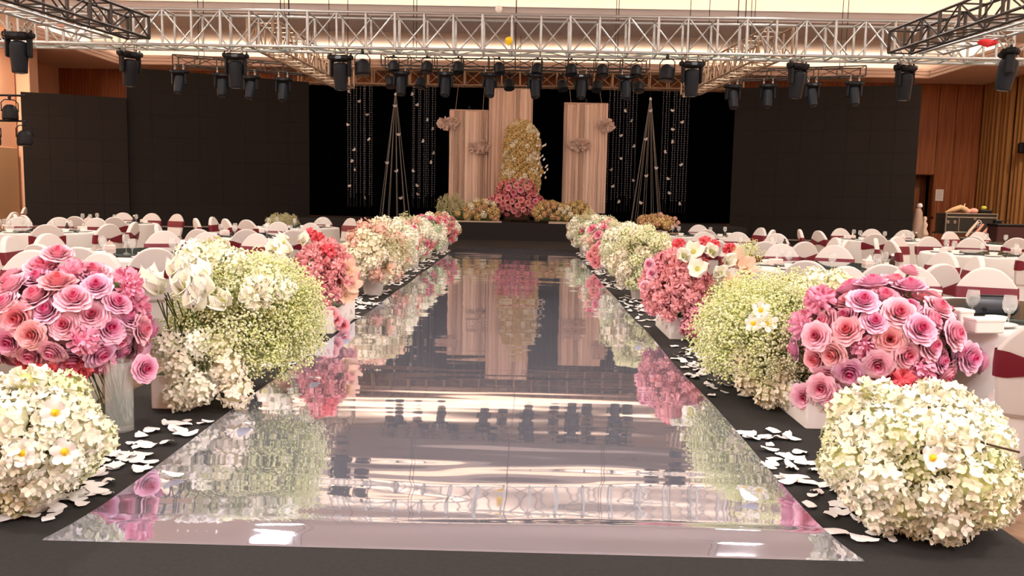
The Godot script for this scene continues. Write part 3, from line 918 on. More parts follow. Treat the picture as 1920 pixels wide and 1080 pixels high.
func right_corner() -> void:
	# gold curtains along the right wall
	var ends := [[-30.9, -28.95, "beside the back wall"], [-28.8, -26.9, "second from the back wall"], [-26.75, -24.8, "third from the back wall"], [-24.7, -22.7, "fourth from the back wall"], [-22.6, -20.6, "fifth from the back wall"]]
	for k in ends.size():
		single("gold_curtain", pleats(Vector3(16.75, 0, ends[k][0]), Vector3(16.75, 0, ends[k][1]), 0.03, 5.84, 8, 0.07, 60 + k, 0.3), M.curtain, "floor length gold brown curtain on the right wall, " + ends[k][2], "curtain", Transform3D.IDENTITY, "gold curtains on the right wall")
	var n := thing("wall_notice", "white paper notice on the wooden back wall", "notice", Vector3(15.43, 1.85, -30.94))
	part("sheet", box_mesh(Vector3(0.29, 0.42, 0.006), 0.001), M.paper, n)
	for k in 7:
		part("text_line", box_mesh(Vector3(0.2 - 0.03 * (k % 3), 0.008, 0.002)), M.strip_d, n, Transform3D(Basis.IDENTITY, Vector3(-0.01 * (k % 3), 0.14 - k * 0.045, 0.004)))
	var sk := thing("wall_socket", "small dark wall socket on the wooden back wall", "socket", Vector3(15.22, 1.02, -30.95))
	part("plate", box_mesh(Vector3(0.1, 0.07, 0.02), 0.005), M.dark_gap, sk)
	part("plug", box_mesh(Vector3(0.03, 0.03, 0.03), 0.008), M.fixture, sk, Transform3D(Basis.IDENTITY, Vector3(0.015, 0, 0.02)))
	var sp := thing("wall_speaker", "small black speaker on the right wall among the curtains", "speaker", Vector3(16.5, 3.4, -27.85))
	part("body", box_mesh(Vector3(0.22, 0.34, 0.24), 0.03), M.fixture, sp)
	part("grille", box_mesh(Vector3(0.02, 0.28, 0.18), 0.008), M.screen_frame, sp, Transform3D(Basis.IDENTITY, Vector3(-0.11, 0, 0)))
	part("bracket", box_mesh(Vector3(0.3, 0.04, 0.05), 0.008), M.fixture, sp, Transform3D(Basis.IDENTITY, Vector3(0.2, 0, 0)))
	# trolley with a flight case on it
	var tr := thing("trolley", "dark equipment trolley carrying the flight case", "trolley", Vector3(13.35, 0, -25.0))
	part("shelf", box_mesh(Vector3(1.6, 0.04, 0.7), 0.01), M.case_black, tr, Transform3D(Basis.IDENTITY, Vector3(0, 0.66, 0)))
	part("shelf", box_mesh(Vector3(1.6, 0.04, 0.7), 0.01), M.case_black, tr, Transform3D(Basis.IDENTITY, Vector3(0, 0.16, 0)))
	for x in [-0.76, 0.76]:
		for z in [-0.31, 0.31]:
			bar("leg", Vector3(x, 0.1, z), Vector3(x, 0.66, z), 0.02, M.aluminium, tr)
			part("caster", lathe_mesh("caster", [Vector2(0.0, -0.02), Vector2(0.05, -0.02), Vector2(0.05, 0.02), Vector2(0.0, 0.02)], 12), M.fixture, tr, Transform3D(Basis(Vector3.FORWARD, PI / 2), Vector3(x, 0.05, z)))
	var fc := thing("flight_case", "black flight case with silver edges and a round white emblem", "flight case", Vector3(13.35, 0.685, -25.0))
	part("body", box_mesh(Vector3(1.48, 0.44, 0.62), 0.01), M.case_black, fc, Transform3D(Basis.IDENTITY, Vector3(0, 0.22, 0)))
	part("lid", box_mesh(Vector3(1.48, 0.11, 0.62), 0.01), M.case_black, fc, Transform3D(Basis.IDENTITY, Vector3(0, 0.50, 0)))
	for q in [[Vector3(0, 0.445, 0.3), Vector3(1.52, 0.035, 0.05)], [Vector3(0, 0.555, 0.3), Vector3(1.52, 0.025, 0.05)], [Vector3(0, 0.012, 0.3), Vector3(1.52, 0.025, 0.05)], [Vector3(-0.74, 0.28, 0.3), Vector3(0.035, 0.56, 0.05)], [Vector3(0.74, 0.28, 0.3), Vector3(0.035, 0.56, 0.05)], [Vector3(-0.36, 0.23, 0.3), Vector3(0.03, 0.44, 0.05)]]:
		part("edge_strip", box_mesh(q[1], 0.006), M.aluminium, fc, Transform3D(Basis.IDENTITY, q[0]))
	for x in [-0.68, -0.48, 0.1]:
		part("latch", box_mesh(Vector3(0.08, 0.09, 0.02), 0.006), M.aluminium, fc, Transform3D(Basis.IDENTITY, Vector3(x, 0.3 if x < 0 else 0.42, 0.315)))
	part("emblem_ring", ring_mesh(0.075, 0.009), M.paper, fc, Transform3D(Basis(Vector3.RIGHT, PI / 2), Vector3(0.22, 0.3, 0.314)))
	var eb := Buf.new()
	eb.tube([Vector3(0.17, 0.3, 0.316), Vector3(0.2, 0.265, 0.316), Vector3(0.22, 0.3, 0.316), Vector3(0.27, 0.33, 0.316)], 0.01, 5)
	part("emblem_stroke", eb.mesh(), M.paper, fc)
	for k in 4:  # four small characters, too blurred to read
		eb = Buf.new()
		for j in 3: eb.box(Vector3(0, -0.015 + j * 0.015, 0), Vector3(0.035 - 0.008 * ((j + k) % 2), 0.006, 0.003))
		eb.box(Vector3(-0.006 + 0.006 * (k % 3), 0, 0), Vector3(0.006, 0.045, 0.003))
		part("emblem_character", eb.mesh(false), M.paper, fc, Transform3D(Basis.IDENTITY, Vector3(0.13 + k * 0.06, 0.175, 0.312)))
	# things lying on the case
	var b := Buf.new()
	b.tube([Vector3(-0.4, 0.02, 0), Vector3(-0.2, 0.1, 0.05), Vector3(0.02, 0.17, 0.02), Vector3(0.2, 0.09, 0), Vector3(0.3, 0.04, 0)], [0.02, 0.07, 0.08, 0.09, 0.04], 10)
	single("tan_cloth", b.mesh(), M.petal_tan_flat, "crumpled tan cloth heaped on the left of the flight case", "cloth", Transform3D(Basis.IDENTITY, Vector3(13.1, 1.25, -24.95)))
	b = Buf.new()
	b.tube([Vector3(0, 0, 0), Vector3(0.04, 0.05, 0), Vector3(0.12, 0.1, 0), Vector3(0.15, 0.18, 0)], [0.015, 0.02, 0.018, 0.01], 6)
	single("bent_stick", b.mesh(), M.strip_c, "pale bent stick rising from the cloth on the flight case", "stick", Transform3D(Basis.IDENTITY, Vector3(13.12, 1.36, -24.95)))
	b = Buf.new()
	b.ball(Vector3(-0.1, 0.06, 0), 0.1, 10, 6, Vector3(1.1, 0.8, 1)); b.ball(Vector3(0.07, 0.07, 0.02), 0.11, 10, 6, Vector3(1.2, 0.8, 1))
	single("pink_cloth", b.mesh(), M.pink_cloth, "soft pale pink bundle on the middle of the flight case", "cloth", Transform3D(Basis.IDENTITY, Vector3(13.45, 1.25, -24.95)))
	single("black_box", box_mesh(Vector3(0.36, 0.1, 0.3), 0.02), M.fixture, "small black box on the right end of the flight case", "box", Transform3D(Basis.IDENTITY, Vector3(13.83, 1.31, -24.95)))
	single("yellow_fruit", lathe_mesh("fruit", [Vector2(0, -1), Vector2(0.6, -0.8), Vector2(1, 0), Vector2(0.7, 0.75), Vector2(0.12, 0.95), Vector2(0, 0.85)], 12), M.lime, "yellow green ball on the small black box", "ball", Transform3D(Basis().scaled(Vector3(0.09, 0.06, 0.07)), Vector3(13.82, 1.42, -24.95)))
	b = Buf.new()
	b.box(Vector3(0, 0.14, 0), Vector3(0.75, 0.28, 0.4), 0.08)
	b.tube([Vector3(-0.15, 0.27, 0), Vector3(-0.12, 0.36, 0), Vector3(0.12, 0.36, 0), Vector3(0.15, 0.27, 0)], 0.012, 5)
	single("lime_bag", b.mesh(), M.lime, "yellow green bag on the lower shelf of the trolley", "bag", Transform3D(Basis.IDENTITY, Vector3(13.6, 0.185, -24.9)))
	# pale objects and dark boxes behind the right tables
	var fg := thing("figurine", "small pale figurine standing before the wooden back wall", "figurine", Vector3(12.9, 0.0, -26.6))
	part("figure", lathe_mesh("fig", [Vector2(0.0, 0.5), Vector2(0.12, 0.5), Vector2(0.14, 0.56), Vector2(0.07, 0.72), Vector2(0.1, 0.86), Vector2(0.04, 0.96), Vector2(0.07, 1.03), Vector2(0.05, 1.1), Vector2(0.0, 1.12)], 14), M.strip_c, fg)
	part("pedestal", box_mesh(Vector3(0.34, 0.5, 0.34), 0.02), M.plinth, fg, Transform3D(Basis.IDENTITY, Vector3(0, 0.25, 0)))
	var ps := thing("draped_stand", "slim stand draped in pale grey cloth at the edge of the right screen", "stand", Vector3(12.35, 0, -25.9))
	part("drape_cloth", lathe_mesh("dstand", [Vector2(0.24, 0.02), Vector2(0.2, 0.4), Vector2(0.16, 0.9), Vector2(0.12, 1.25), Vector2(0.07, 1.36), Vector2(0.0, 1.37)], 16), M.strip_d, ps)
	part("knob", lathe_mesh("dknob", [Vector2(0.0, -0.08), Vector2(0.07, -0.05), Vector2(0.09, 0.0), Vector2(0.06, 0.07), Vector2(0, 0.09)], 12), M.paper, ps, Transform3D(Basis.IDENTITY, Vector3(0.03, 1.44, 0)))
	for q in [[13.1, -22.4, 0.8, 0.95, "maroon equipment box behind the outer right table"], [14.25, -22.9, 0.5, 1.12, "dark monitor box at the right edge of the hall"]]:
		var t := thing("equipment_box", q[4], "box", Vector3(q[0], 0, q[1]))
		part("body", box_mesh(Vector3(q[2], q[3], 0.5), 0.02), M.maroon_box if q[2] > 0.6 else M.fixture, t, Transform3D(Basis.IDENTITY, Vector3(0, q[3] / 2, 0)))
		part("lid", box_mesh(Vector3(q[2] + 0.03, 0.06, 0.53), 0.015), M.fixture, t, Transform3D(Basis.IDENTITY, Vector3(0, q[3] + 0.03, 0)))
	var tp := thing("tripod", "black camera tripod folded beside the flight case", "tripod", Vector3(13.55, 0, -23.7))
	for k in 3: bar("leg", Vector3(0, 0.95, 0), Vector3(cos(k * 2.1) * 0.22, 0.0, sin(k * 2.1) * 0.22), 0.022, M.fixture, tp)
	part("head", box_mesh(Vector3(0.2, 0.16, 0.16), 0.03), M.fixture, tp, Transform3D(Basis.IDENTITY, Vector3(0, 1.02, 0)))
	bar("pan_handle", Vector3(0, 1.03, 0), Vector3(0.3, 1.1, 0.1), 0.014, M.fixture, tp)
	for k in 3:
		b = Buf.new()
		b.tube([Vector3(0, 0, 0), Vector3(0.1, 0.16, 0), Vector3(0.3, 0.42, 0)], [0.035, 0.045, 0.03], 8)
		single("pink_baton", b.mesh(), M.pink_cloth if k else M.strip_c, ["pale baton leaning behind the outer right table, uppermost", "pink baton behind the outer right table, middle of three", "pink baton behind the outer right table, lowest of three"][k], "baton", Transform3D(Basis.IDENTITY, Vector3(12.55 + k * 0.13, 0.62 - k * 0.07, -23.4 + k * 0.05)), "batons behind the outer right table")
	b = Buf.new(); b.box(Vector3(0.15, 0.3, 0), Vector3(1.1, 0.6, 0.5), 0.02)
	single("batons_crate", b.mesh(false), M.case_black, "dark low crate holding the pink batons", "crate", Transform3D(Basis.IDENTITY, Vector3(12.6, 0, -23.35)))


# ---------------------------------------------------------------- chairs and tables

func chair_proto() -> Node3D:
	# origin on the floor under the seat; front is -z, backrest at +z
	var t := Node3D.new()
	var lean := func(y: float) -> float: return 0.195 + maxf(0.0, y - 0.45) * 0.2
	# outline of the covered backrest, seen from behind
	var half := []
	for k in 9: half.append(Vector2(0.205 + 0.022 * sin(k / 8.0 * PI * 0.6), 0.44 + k / 8.0 * 0.325))
	for k in range(1, 11):
		var u := cos(k / 10.0 * PI / 2.0)
		half.append(Vector2(0.226 * u, 0.765 + 0.165 * (1.0 - pow(u, 2.4))))
	var outline := []
	for p in half: outline.append(p)
	for k in range(half.size() - 2, -1, -1): outline.append(Vector2(-half[k].x, half[k].y))
	var b := Buf.new()
	var rows := []
	for l in [[-0.034, 0.0], [-0.034, 0.93], [-0.022, 0.985], [0.0, 1.0], [0.022, 0.985], [0.034, 0.93], [0.034, 0.0]]:
		var ring := []
		for p in outline:
			var y: float = 0.66 + (p.y - 0.66) * l[1]
			ring.append(Vector3(p.x * l[1], y, lean.call(y) + l[0]))
		rows.append(ring)
	b.grid(rows, null, true)
	part("back_cover", b.mesh(), M.cover, t)
	b = Buf.new()
	b.box(Vector3(0, 0.445, -0.01), Vector3(0.45, 0.07, 0.45), 0.03)
	part("seat_cover", b.mesh(false), M.cover, t)
	# stretch skirt: four sides with arched hems
	b = Buf.new()
	var c := [Vector3(-0.21, 0.43, -0.22), Vector3(0.21, 0.43, -0.22), Vector3(0.21, 0.43, 0.2), Vector3(-0.21, 0.43, 0.2)]
	for k in 4:
		var a: Vector3 = c[k]
		var e: Vector3 = c[(k + 1) % 4]
		var top := []; var bot := []
		for j in 9:
			var u := j / 8.0
			var p := a.lerp(e, u)
			var inw := sin(u * PI) * 0.03
			var ctr := Vector3(0, p.y, 0)
			top.append(p)
			var q := p + (ctr - p) * inw + Vector3(p.x * 0.08, 0, p.z * 0.08) * (1.0 - sin(u * PI))
			bot.append(Vector3(q.x, 0.015 + 0.27 * pow(sin(u * PI), 0.7), q.z))
		b.grid([top, bot])
	part("skirt", b.mesh(), M.cover, t)
	for x in [-1.0, 1.0]:
		for z in [[-0.225, -0.22], [0.21, 0.2]]:
			bar("leg", Vector3(x * 0.222, 0.0, z[0]), Vector3(x * 0.2, 0.43, z[1]), 0.016, M.cover, t)
	# sash: straight in front, pinched to a knot behind
	b = Buf.new()
	var lo := []; var hi := []; var mid1 := []
	var steps := 28
	for k in steps:
		var a := TAU * k / steps
		var x := 0.236 * signf(cos(a)) * pow(absf(cos(a)), 0.35)
		var s := sin(a)
		var z := 0.041 * signf(s) * pow(absf(s), 0.35)
		var hgt := 0.066
		if s > 0.0: hgt = lerpf(0.018, 0.066, smoothstep(0.02, 0.2, absf(x)))
		var yc := 0.70 - (0.015 if s > 0 else 0.0) * (1.0 - absf(x) / 0.236)
		lo.append(Vector3(x, yc - hgt, lean.call(yc - hgt) + z))
		mid1.append(Vector3(x * 1.01, yc, lean.call(yc) + z * 1.06))
		hi.append(Vector3(x, yc + hgt, lean.call(yc + hgt) + z))
	b.grid([hi, mid1, lo], null, true)
	var sash := part("sash", b.mesh(), M.sash, t)
	b = Buf.new()
	b.ball(Vector3(0, 0.685, lean.call(0.685) + 0.05), 0.026, 10, 6, Vector3(0.8, 1.1, 0.7))
	part("knot", b.mesh(), M.sash_shaded, sash)
	return t


func table_proto(r: float) -> Node3D:
	var t := Node3D.new()
	var b := Buf.new()
	b.lathe([Vector2(r * 1.03, 0.02), Vector2(r * 1.015, 0.3), Vector2(r * 1.0, 0.6), Vector2(r * 0.998, 0.725), Vector2(r * 0.985, 0.747), Vector2(r * 0.96, 0.752), Vector2(0.0, 0.752)], 72, 0.018, 12)
	part("tablecloth", b.mesh(), M.cloth, t)
	b = Buf.new()
	b.lathe([Vector2(0.32, 0.0), Vector2(0.3, 0.03), Vector2(0.06, 0.06), Vector2(0.06, 0.7), Vector2(r * 0.9, 0.71), Vector2(r * 0.9, 0.735), Vector2(0.0, 0.735)], 24)
	part("pedestal", b.mesh(), M.case_black, t)
	return t


func glass_proto() -> Node3D:
	var t := Node3D.new()
	part("bowl", lathe_mesh("gbowl", [Vector2(0.0, 0.085), Vector2(0.02, 0.09), Vector2(0.036, 0.115), Vector2(0.039, 0.145), Vector2(0.031, 0.19), Vector2(0.0295, 0.19), Vector2(0.0375, 0.145), Vector2(0.034, 0.116), Vector2(0.0, 0.092)], 16), M.glass, t)
	part("stem", lathe_mesh("gstem", [Vector2(0.034, 0.0), Vector2(0.033, 0.004), Vector2(0.006, 0.012), Vector2(0.004, 0.05), Vector2(0.008, 0.087), Vector2(0.0, 0.09)], 12), M.glass, t)
	return t


func setting_proto() -> Node3D:
	var t := Node3D.new()
	part("plate", lathe_mesh("plate", [Vector2(0.0, 0.0), Vector2(0.07, 0.0), Vector2(0.115, 0.016), Vector2(0.113, 0.021), Vector2(0.07, 0.008), Vector2(0.0, 0.007)], 24), M.porcelain, t)
	part("bowl", lathe_mesh("bowl", [Vector2(0.0, 0.008), Vector2(0.03, 0.008), Vector2(0.032, 0.014), Vector2(0.052, 0.04), Vector2(0.058, 0.062), Vector2(0.055, 0.062), Vector2(0.05, 0.042), Vector2(0.0, 0.018)], 18), M.porcelain, t)
	var b := Buf.new()
	b.box(Vector3(0.145, 0.006, 0), Vector3(0.012, 0.008, 0.2), 0.003)
	part("chopsticks", b.mesh(false), M.fixture, t)
	return t


func put_copy(proto: Node3D, called: String, label: String, category: String, at: Vector3, turn: float, group: String) -> Node3D:
	var o: Node3D = proto.duplicate()
	o.name = numbered(called)
	add_child(o)
	o.position = at
	o.rotation.y = turn
	meta(o, label, category, group)
	return o


func tables() -> void:
	var ch := chair_proto()
	var gl := glass_proto()
	var se := setting_proto()
	var T := [
		["front left table", Vector2(-3.55, -5.2), 0.95, [[-3.75, -6.73], [-3.2, -6.63], [-4.75, -5.9], [-4.9, -4.9]], 2],
		["second left aisle table", Vector2(-3.75, -8.95), 0.9, [[-4.17, -7.58], [-3.62, -7.31], [-3.07, -7.28], [-4.23, -10.51], [-3.75, -10.42], [-3.21, -10.35], [-5.14, -8.72], [-4.95, -9.3]], 6],
		["third left aisle table", Vector2(-3.95, -13.05), 0.9, [[-5.28, -12.69], [-4.11, -11.32], [-3.6, -11.54], [-3.05, -11.5], [-4.1, -14.75], [-3.55, -14.6]], 5],
		["fourth left aisle table", Vector2(-4.45, -17.0), 0.9, [[-6.05, -15.83], [-6.1, -17.0], [-5.49, -16.1], [-5.0, -15.7], [-4.25, -18.5], [-3.58, -18.1]], 4],
		["outer left table", Vector2(-7.5, -13.2), 0.9, [[-6.3, -11.4], [-8.61, -14.6], [-8.1, -14.85], [-7.55, -14.95], [-5.92, -12.36], [-6.15, -13.35]], 7],
		["rear outer left table", Vector2(-8.3, -17.15), 0.9, [[-9.6, -16.1], [-9.3, -15.75], [-8.2, -15.6], [-7.5, -15.65], [-8.89, -18.9], [-8.2, -18.75], [-7.58, -18.6]], 5],
		["front right table", Vector2(3.45, -5.35), 1.0, [[2.95, -6.85], [3.55, -7.0], [4.1, -7.0], [2.72, -3.85]], 3],
		["second right aisle table", Vector2(3.55, -8.95), 0.9, [[2.85, -7.49], [3.39, -7.3], [3.9, -7.45], [2.98, -10.39], [3.5, -10.47], [4.0, -10.4], [4.95, -9.4], [4.92, -8.8]], 5],
		["third right aisle table", Vector2(3.6, -12.75), 0.9, [[2.86, -11.2], [3.43, -11.1], [4.0, -11.3], [3.35, -14.2], [3.9, -14.3], [4.45, -14.1], [4.95, -12.9], [4.81, -12.0]], 5],
		["fourth right aisle table", Vector2(3.75, -16.9), 0.9, [[3.6, -15.4], [5.03, -17.3], [4.98, -16.1], [4.1, -18.5]], 4],
		["outer right table", Vector2(7.1, -12.3), 0.95, [[6.81, -10.75], [5.71, -12.9], [5.65, -12.2], [6.4, -13.75], [7.0, -13.95], [7.6, -13.8]], 6],
		["rear outer right table", Vector2(7.3, -16.5), 0.9, [[6.54, -15.0], [5.8, -16.75], [5.95, -16.1], [7.1, -18.0], [7.65, -17.93], [8.25, -17.7]], 5],
		["flight case table", Vector2(9.5, -15.7), 0.9, [[8.2, -14.8], [8.7, -14.4], [9.04, -17.24], [9.6, -17.3]], 4],
		["curtain side table", Vector2(6.95, -8.1), 0.95, [[5.75, -8.95], [6.2, -9.5]], 2],
	]
	# seat centres, pushed clear of the tables and of one another
	var all := []
	for row in T:
		for p in row[3]:
			var v: Vector2 = Vector2(p[0], p[1]) - row[1]
			all.append([row[0], row[1] + v.normalized() * clampf(v.length() - 0.24, row[2] + 0.28, row[2] + 0.55)])
	for turn in 30:
		for e in all:
			for row in T:
				var v: Vector2 = e[1] - row[1]
				if v.length() < row[2] + 0.28: e[1] = row[1] + v.normalized() * (row[2] + 0.28)
		for i in all.size():
			for j in i:
				var v: Vector2 = all[i][1] - all[j][1]
				if v.length() < 0.53:
					var push := v.normalized() * (0.53 - v.length()) * 0.5
					all[i][1] += push
					all[j][1] -= push
	var seats := {}
	for e in all:
		if not seats.has(e[0]): seats[e[0]] = []
		seats[e[0]].append(e[1])
	var protos := {}
	for row in T:
		var c: Vector2 = row[1]
		var r: float = row[2]
		if not protos.has(r): protos[r] = table_proto(r)
		put_copy(protos[r], "round_table", "round banquet table under a white floor length cloth, the " + row[0], "table", Vector3(c.x, 0, c.y), 0.3 * c.x, "round banquet tables")
		var sides := {}
		for e in seats[row[0]]:
			var v: Vector2 = e - c
			var s := ("far side" if v.y < 0 else "near side") if absf(v.y) > absf(v.x) * 0.9 else ("right side" if v.x > 0 else "left side")
			if not sides.has(s): sides[s] = []
			sides[s].append(v)
		for s in sides:
			var list: Array = sides[s]
			if s in ["far side", "near side"]: list.sort_custom(func(a, b): return a.x < b.x)
			else: list.sort_custom(func(a, b): return a.y < b.y)
			for k in list.size():
				var v: Vector2 = list[k]
				var inw := -v.normalized()
				var at := c + v
				var which: String = (place(k, list.size()) if s in ["far side", "near side"] else ("only one" if list.size() == 1 else ["farther one", "nearer one", "nearest one"][mini(k, 2)]))
				put_copy(ch, "banquet_chair", "white chair with maroon sash, %s on %s of %s" % [which, s, row[0]], "chair", Vector3(at.x, 0, at.y), atan2(-inw.x, -inw.y) , "chairs at the " + row[0])
		# glass turntable and place settings
		var tt := thing("turntable", "round dark glass turntable on the " + row[0], "turntable", Vector3(c.x, 0.752, c.y), 0.0, "glass turntables")
		part("foot", lathe_mesh("ttfoot", [Vector2(0.16, 0.0), Vector2(0.15, 0.02), Vector2(0.0, 0.02)], 16), M.fixture, tt)
		part("glass_disc", lathe_mesh("ttdisc", [Vector2(0.0, 0.02), Vector2(0.6, 0.02), Vector2(0.605, 0.026), Vector2(0.6, 0.032), Vector2(0.0, 0.032)], 40), M.turntable, tt)
		var n: int = row[4]
		for k in n:
			var a := -PI / 2 + (k - (n - 1) / 2.0) * (PI * 1.15 / maxf(n - 1, 1)) + PI + 0.1
			if row[0] == "front right table": a = [PI * 0.72, PI * 0.3, PI * 1.2][k]
			elif row[0] == "front left table": a = [0.3, -0.6][k]
			var at := Vector3(c.x + cos(a) * (r - 0.24), 0.752, c.y + sin(a) * (r - 0.24))
			put_copy(se, "place_setting", "white plate and bowl with dark chopsticks, %s setting on the %s" % [["first", "second", "third", "fourth", "fifth", "sixth", "seventh"][k] if n > 1 else "only", row[0]], "tableware", at, -a + PI / 2, "place settings on the " + row[0])
			at = Vector3(c.x + cos(a + 0.24) * (r - 0.36), 0.752, c.y + sin(a + 0.24) * (r - 0.36))
			put_copy(gl, "wine_glass", "clear stemmed wine glass beside %s plate on the %s" % ["the " + ["first", "second", "third", "fourth", "fifth", "sixth", "seventh"][k] if n > 1 else "the only", row[0]], "wine glass", at, 0, "wine glasses on the " + row[0])
		if n >= 5:
			var bt := thing("sauce_bottle", "small dark sauce bottle on the " + row[0], "bottle", Vector3(c.x + 0.62 * r, 0.752, c.y + 0.2), 0.0, "sauce bottles")
			part("body", lathe_mesh("sbottle", [Vector2(0.0, 0.0), Vector2(0.028, 0.0), Vector2(0.03, 0.09), Vector2(0.012, 0.13), Vector2(0.012, 0.16), Vector2(0.0, 0.16)], 14), M.bottle, bt)
			part("cap", lathe_mesh("scap", [Vector2(0.015, 0.155), Vector2(0.015, 0.18), Vector2(0.0, 0.18)], 12), M.paper, bt)
			for k in 2:
				var nb := Buf.new()
				nb.box(Vector3(0, 0.04, 0), Vector3(0.13, 0.08, 0.1), 0.008)
				nb.petal(Transform3D(Basis(Vector3.UP, 0.4), Vector3(0, 0.075, 0)), 0.06, 0.09, 0.2, 0.2, Color.WHITE, Color.WHITE, 3, 3)
				single("napkin_box", nb.mesh(false), M.napkin, "pale tissue box %s the turntable on the %s" % [["left of", "right of"][k], row[0]], "tissue box", Transform3D(Basis(Vector3.UP, 0.5 + k), Vector3(c.x + (-0.62 + 1.2 * k) * r, 0.752, c.y - 0.12 - 0.2 * k)), "tissue boxes")
	# dark rolled pouch and white boxes on the nearest right table
	var pouch := thing("speaker_roll", "dark grey cylindrical portable speaker on the front right table", "speaker", Vector3(3.07, 0.786, -5.0), -0.1)
	pouch.scale = Vector3(0.68, 0.62, 0.62)
	part("body", lathe_mesh("roll", [Vector2(0.0, -0.2), Vector2(0.07, -0.2), Vector2(0.095, -0.17), Vector2(0.098, 0.0), Vector2(0.095, 0.17), Vector2(0.07, 0.2), Vector2(0.0, 0.2)], 20), M.device, pouch, Transform3D(Basis(Vector3.FORWARD, PI / 2), Vector3(0, 0.098, 0)))
	part("top_strip", box_mesh(Vector3(0.3, 0.012, 0.07), 0.004), M.fixture, pouch, Transform3D(Basis.IDENTITY, Vector3(0.02, 0.194, 0)))
	part("end_plug", lathe_mesh("plug", [Vector2(0.02, 0.0), Vector2(0.02, 0.012), Vector2(0.0, 0.012)], 12), M.fixture, pouch, Transform3D(Basis(Vector3.RIGHT, PI / 2), Vector3(-0.1, 0.07, 0.095)))
	for q in [[2.78, -4.55, 0.17, 0.07, "low white ridged box at the edge of the front right table"], [2.74, -4.72, 0.09, 0.095, "taller white box behind the ridged one on the front right table"], [3.15, -5.95, 0.13, 0.08, "white tissue box beyond the speaker on the front right table"]]:
		var t := thing("paper_box", q[4], "box", Vector3(q[0], 0.752, q[1]), 0.15)
		part("body", box_mesh(Vector3(q[2], q[3], 0.11), 0.006), M.box_white, t, Transform3D(Basis.IDENTITY, Vector3(0, q[3] / 2, 0)))
		part("lid", box_mesh(Vector3(q[2] + 0.006, 0.02, 0.116), 0.005), M.box_white, t, Transform3D(Basis.IDENTITY, Vector3(0, q[3], 0)))
	put_copy(gl, "wine_glass", "clear stemmed wine glass in front of the dark speaker", "wine glass", Vector3(3.0, 0.752, -4.7), 0, "")
	put_copy(ch, "banquet_chair", "white covered chair standing alone near the far left screen", "chair", Vector3(-13.3, 0, -21.9), 1.9, "")
	put_copy(ch, "banquet_chair", "white covered chair alone between far left screen and tables", "chair", Vector3(-10.9, 0, -17.6), 1.6, "")
	var rd := Buf.new()
	rd.tube([Vector3(0, 0, 0), Vector3(-0.03, 0.2, 0)], [0.022, 0.012], 8)
	single("red_candle", rd.mesh(), M.red, "slim red and pink stick standing on the second left aisle table", "candle", Transform3D(Basis.IDENTITY, Vector3(-3.02, 0.752, -8.7)))
	ch.free(); gl.free(); se.free()
	for r in protos: protos[r].free()


# ---------------------------------------------------------------- flowers

var K := {}

func rose_mesh(inner: Color, mid: Color, outer: Color, seed: int, lite := false) -> ArrayMesh:
	var r := RandomNumberGenerator.new()
	r.seed = seed
	var b := Buf.new()
	var counts := [2, 3, 4, 5, 6, 7] if not lite else [3, 4, 5]
	var n := counts.size()
	for ring in n:
		var t := float(ring) / (n - 1)
		var top_r := lerpf(0.13, 0.98, pow(t, 0.95))
		var top_z := lerpf(0.52, 0.10, pow(t, 1.6))
		var curl := lerpf(0.0, 0.16, t)
		var ph := r.randf() * TAU
		for k in counts[ring]:
			var a0: float = ph + TAU * k / counts[ring] + r.randf_range(-0.12, 0.12)
			var wide: float = TAU / counts[ring] * lerpf(0.75, 0.66, t)
			var off: float = 1.0 + 0.07 * (k % 2) + r.randf_range(-0.04, 0.04)
			var nu := 6 if not lite else 3
			var nv := 5 if not lite else 3
			var rows := []; var cols := []
			for j in nv + 1:
				var v := float(j) / nv
				var row := []; var cr := []
				for i in nu + 1:
					var u := float(i) / nu * 2.0 - 1.0
					var vv := v * (1.0 - 0.2 * u * u)
					var rad: float = lerpf(0.06, top_r, pow(vv, 0.62)) * off + curl * pow(maxf(0.0, vv - 0.6) / 0.4, 2.0)
					rad *= 1.0 - 0.09 * (1.0 - u * u) * t * vv + 0.05 * sin(u * 5.0 + k * 2.0 + ring) * vv
					var z := lerpf(-0.34, top_z, pow(vv, lerpf(0.8, 1.15, t))) - curl * 0.9 * pow(maxf(0.0, vv - 0.62) / 0.38, 2.0) + 0.02 * sin(u * 4 + k) * vv
					var a := a0 + u * wide * (0.35 + 0.65 * pow(vv, 0.5))
					row.append(Vector3(cos(a) * rad, z, sin(a) * rad))
					cr.append(inner.lerp(mid, clampf(t * 3.4 + (vv - 0.5) * 0.3, 0, 1)).lerp(outer, clampf((t - 0.3) * 1.5 + (vv - 0.6) * 0.4, 0, 1)))
				rows.append(row); cols.append(cr)
			b.grid(rows, cols)
	# green cup below
	b.col = lin("5b6b34")
	for k in 5:
		var t2 := Transform3D(Basis(Vector3.UP, TAU * k / 5) * Basis(Vector3.RIGHT, 1.15), Vector3(0, -0.36, 0))
		b.petal(t2, 0.62, 0.2, 0.1, -0.3, lin("4d5f2c"), lin("6b7a3c"), 2, 3, 0.7)
	b.tube([Vector3(0, -0.9, 0), Vector3(0, -0.33, 0)], [0.05, 0.12], 5)
	return b.mesh(true, true)


func fib(k: int, n: int) -> Vector3:
	var y := 1.0 - 2.0 * (k + 0.5) / n
	var q := sqrt(maxf(0.0, 1.0 - y * y))
	return Vector3(cos(k * 2.39996) * q, y, sin(k * 2.39996) * q)


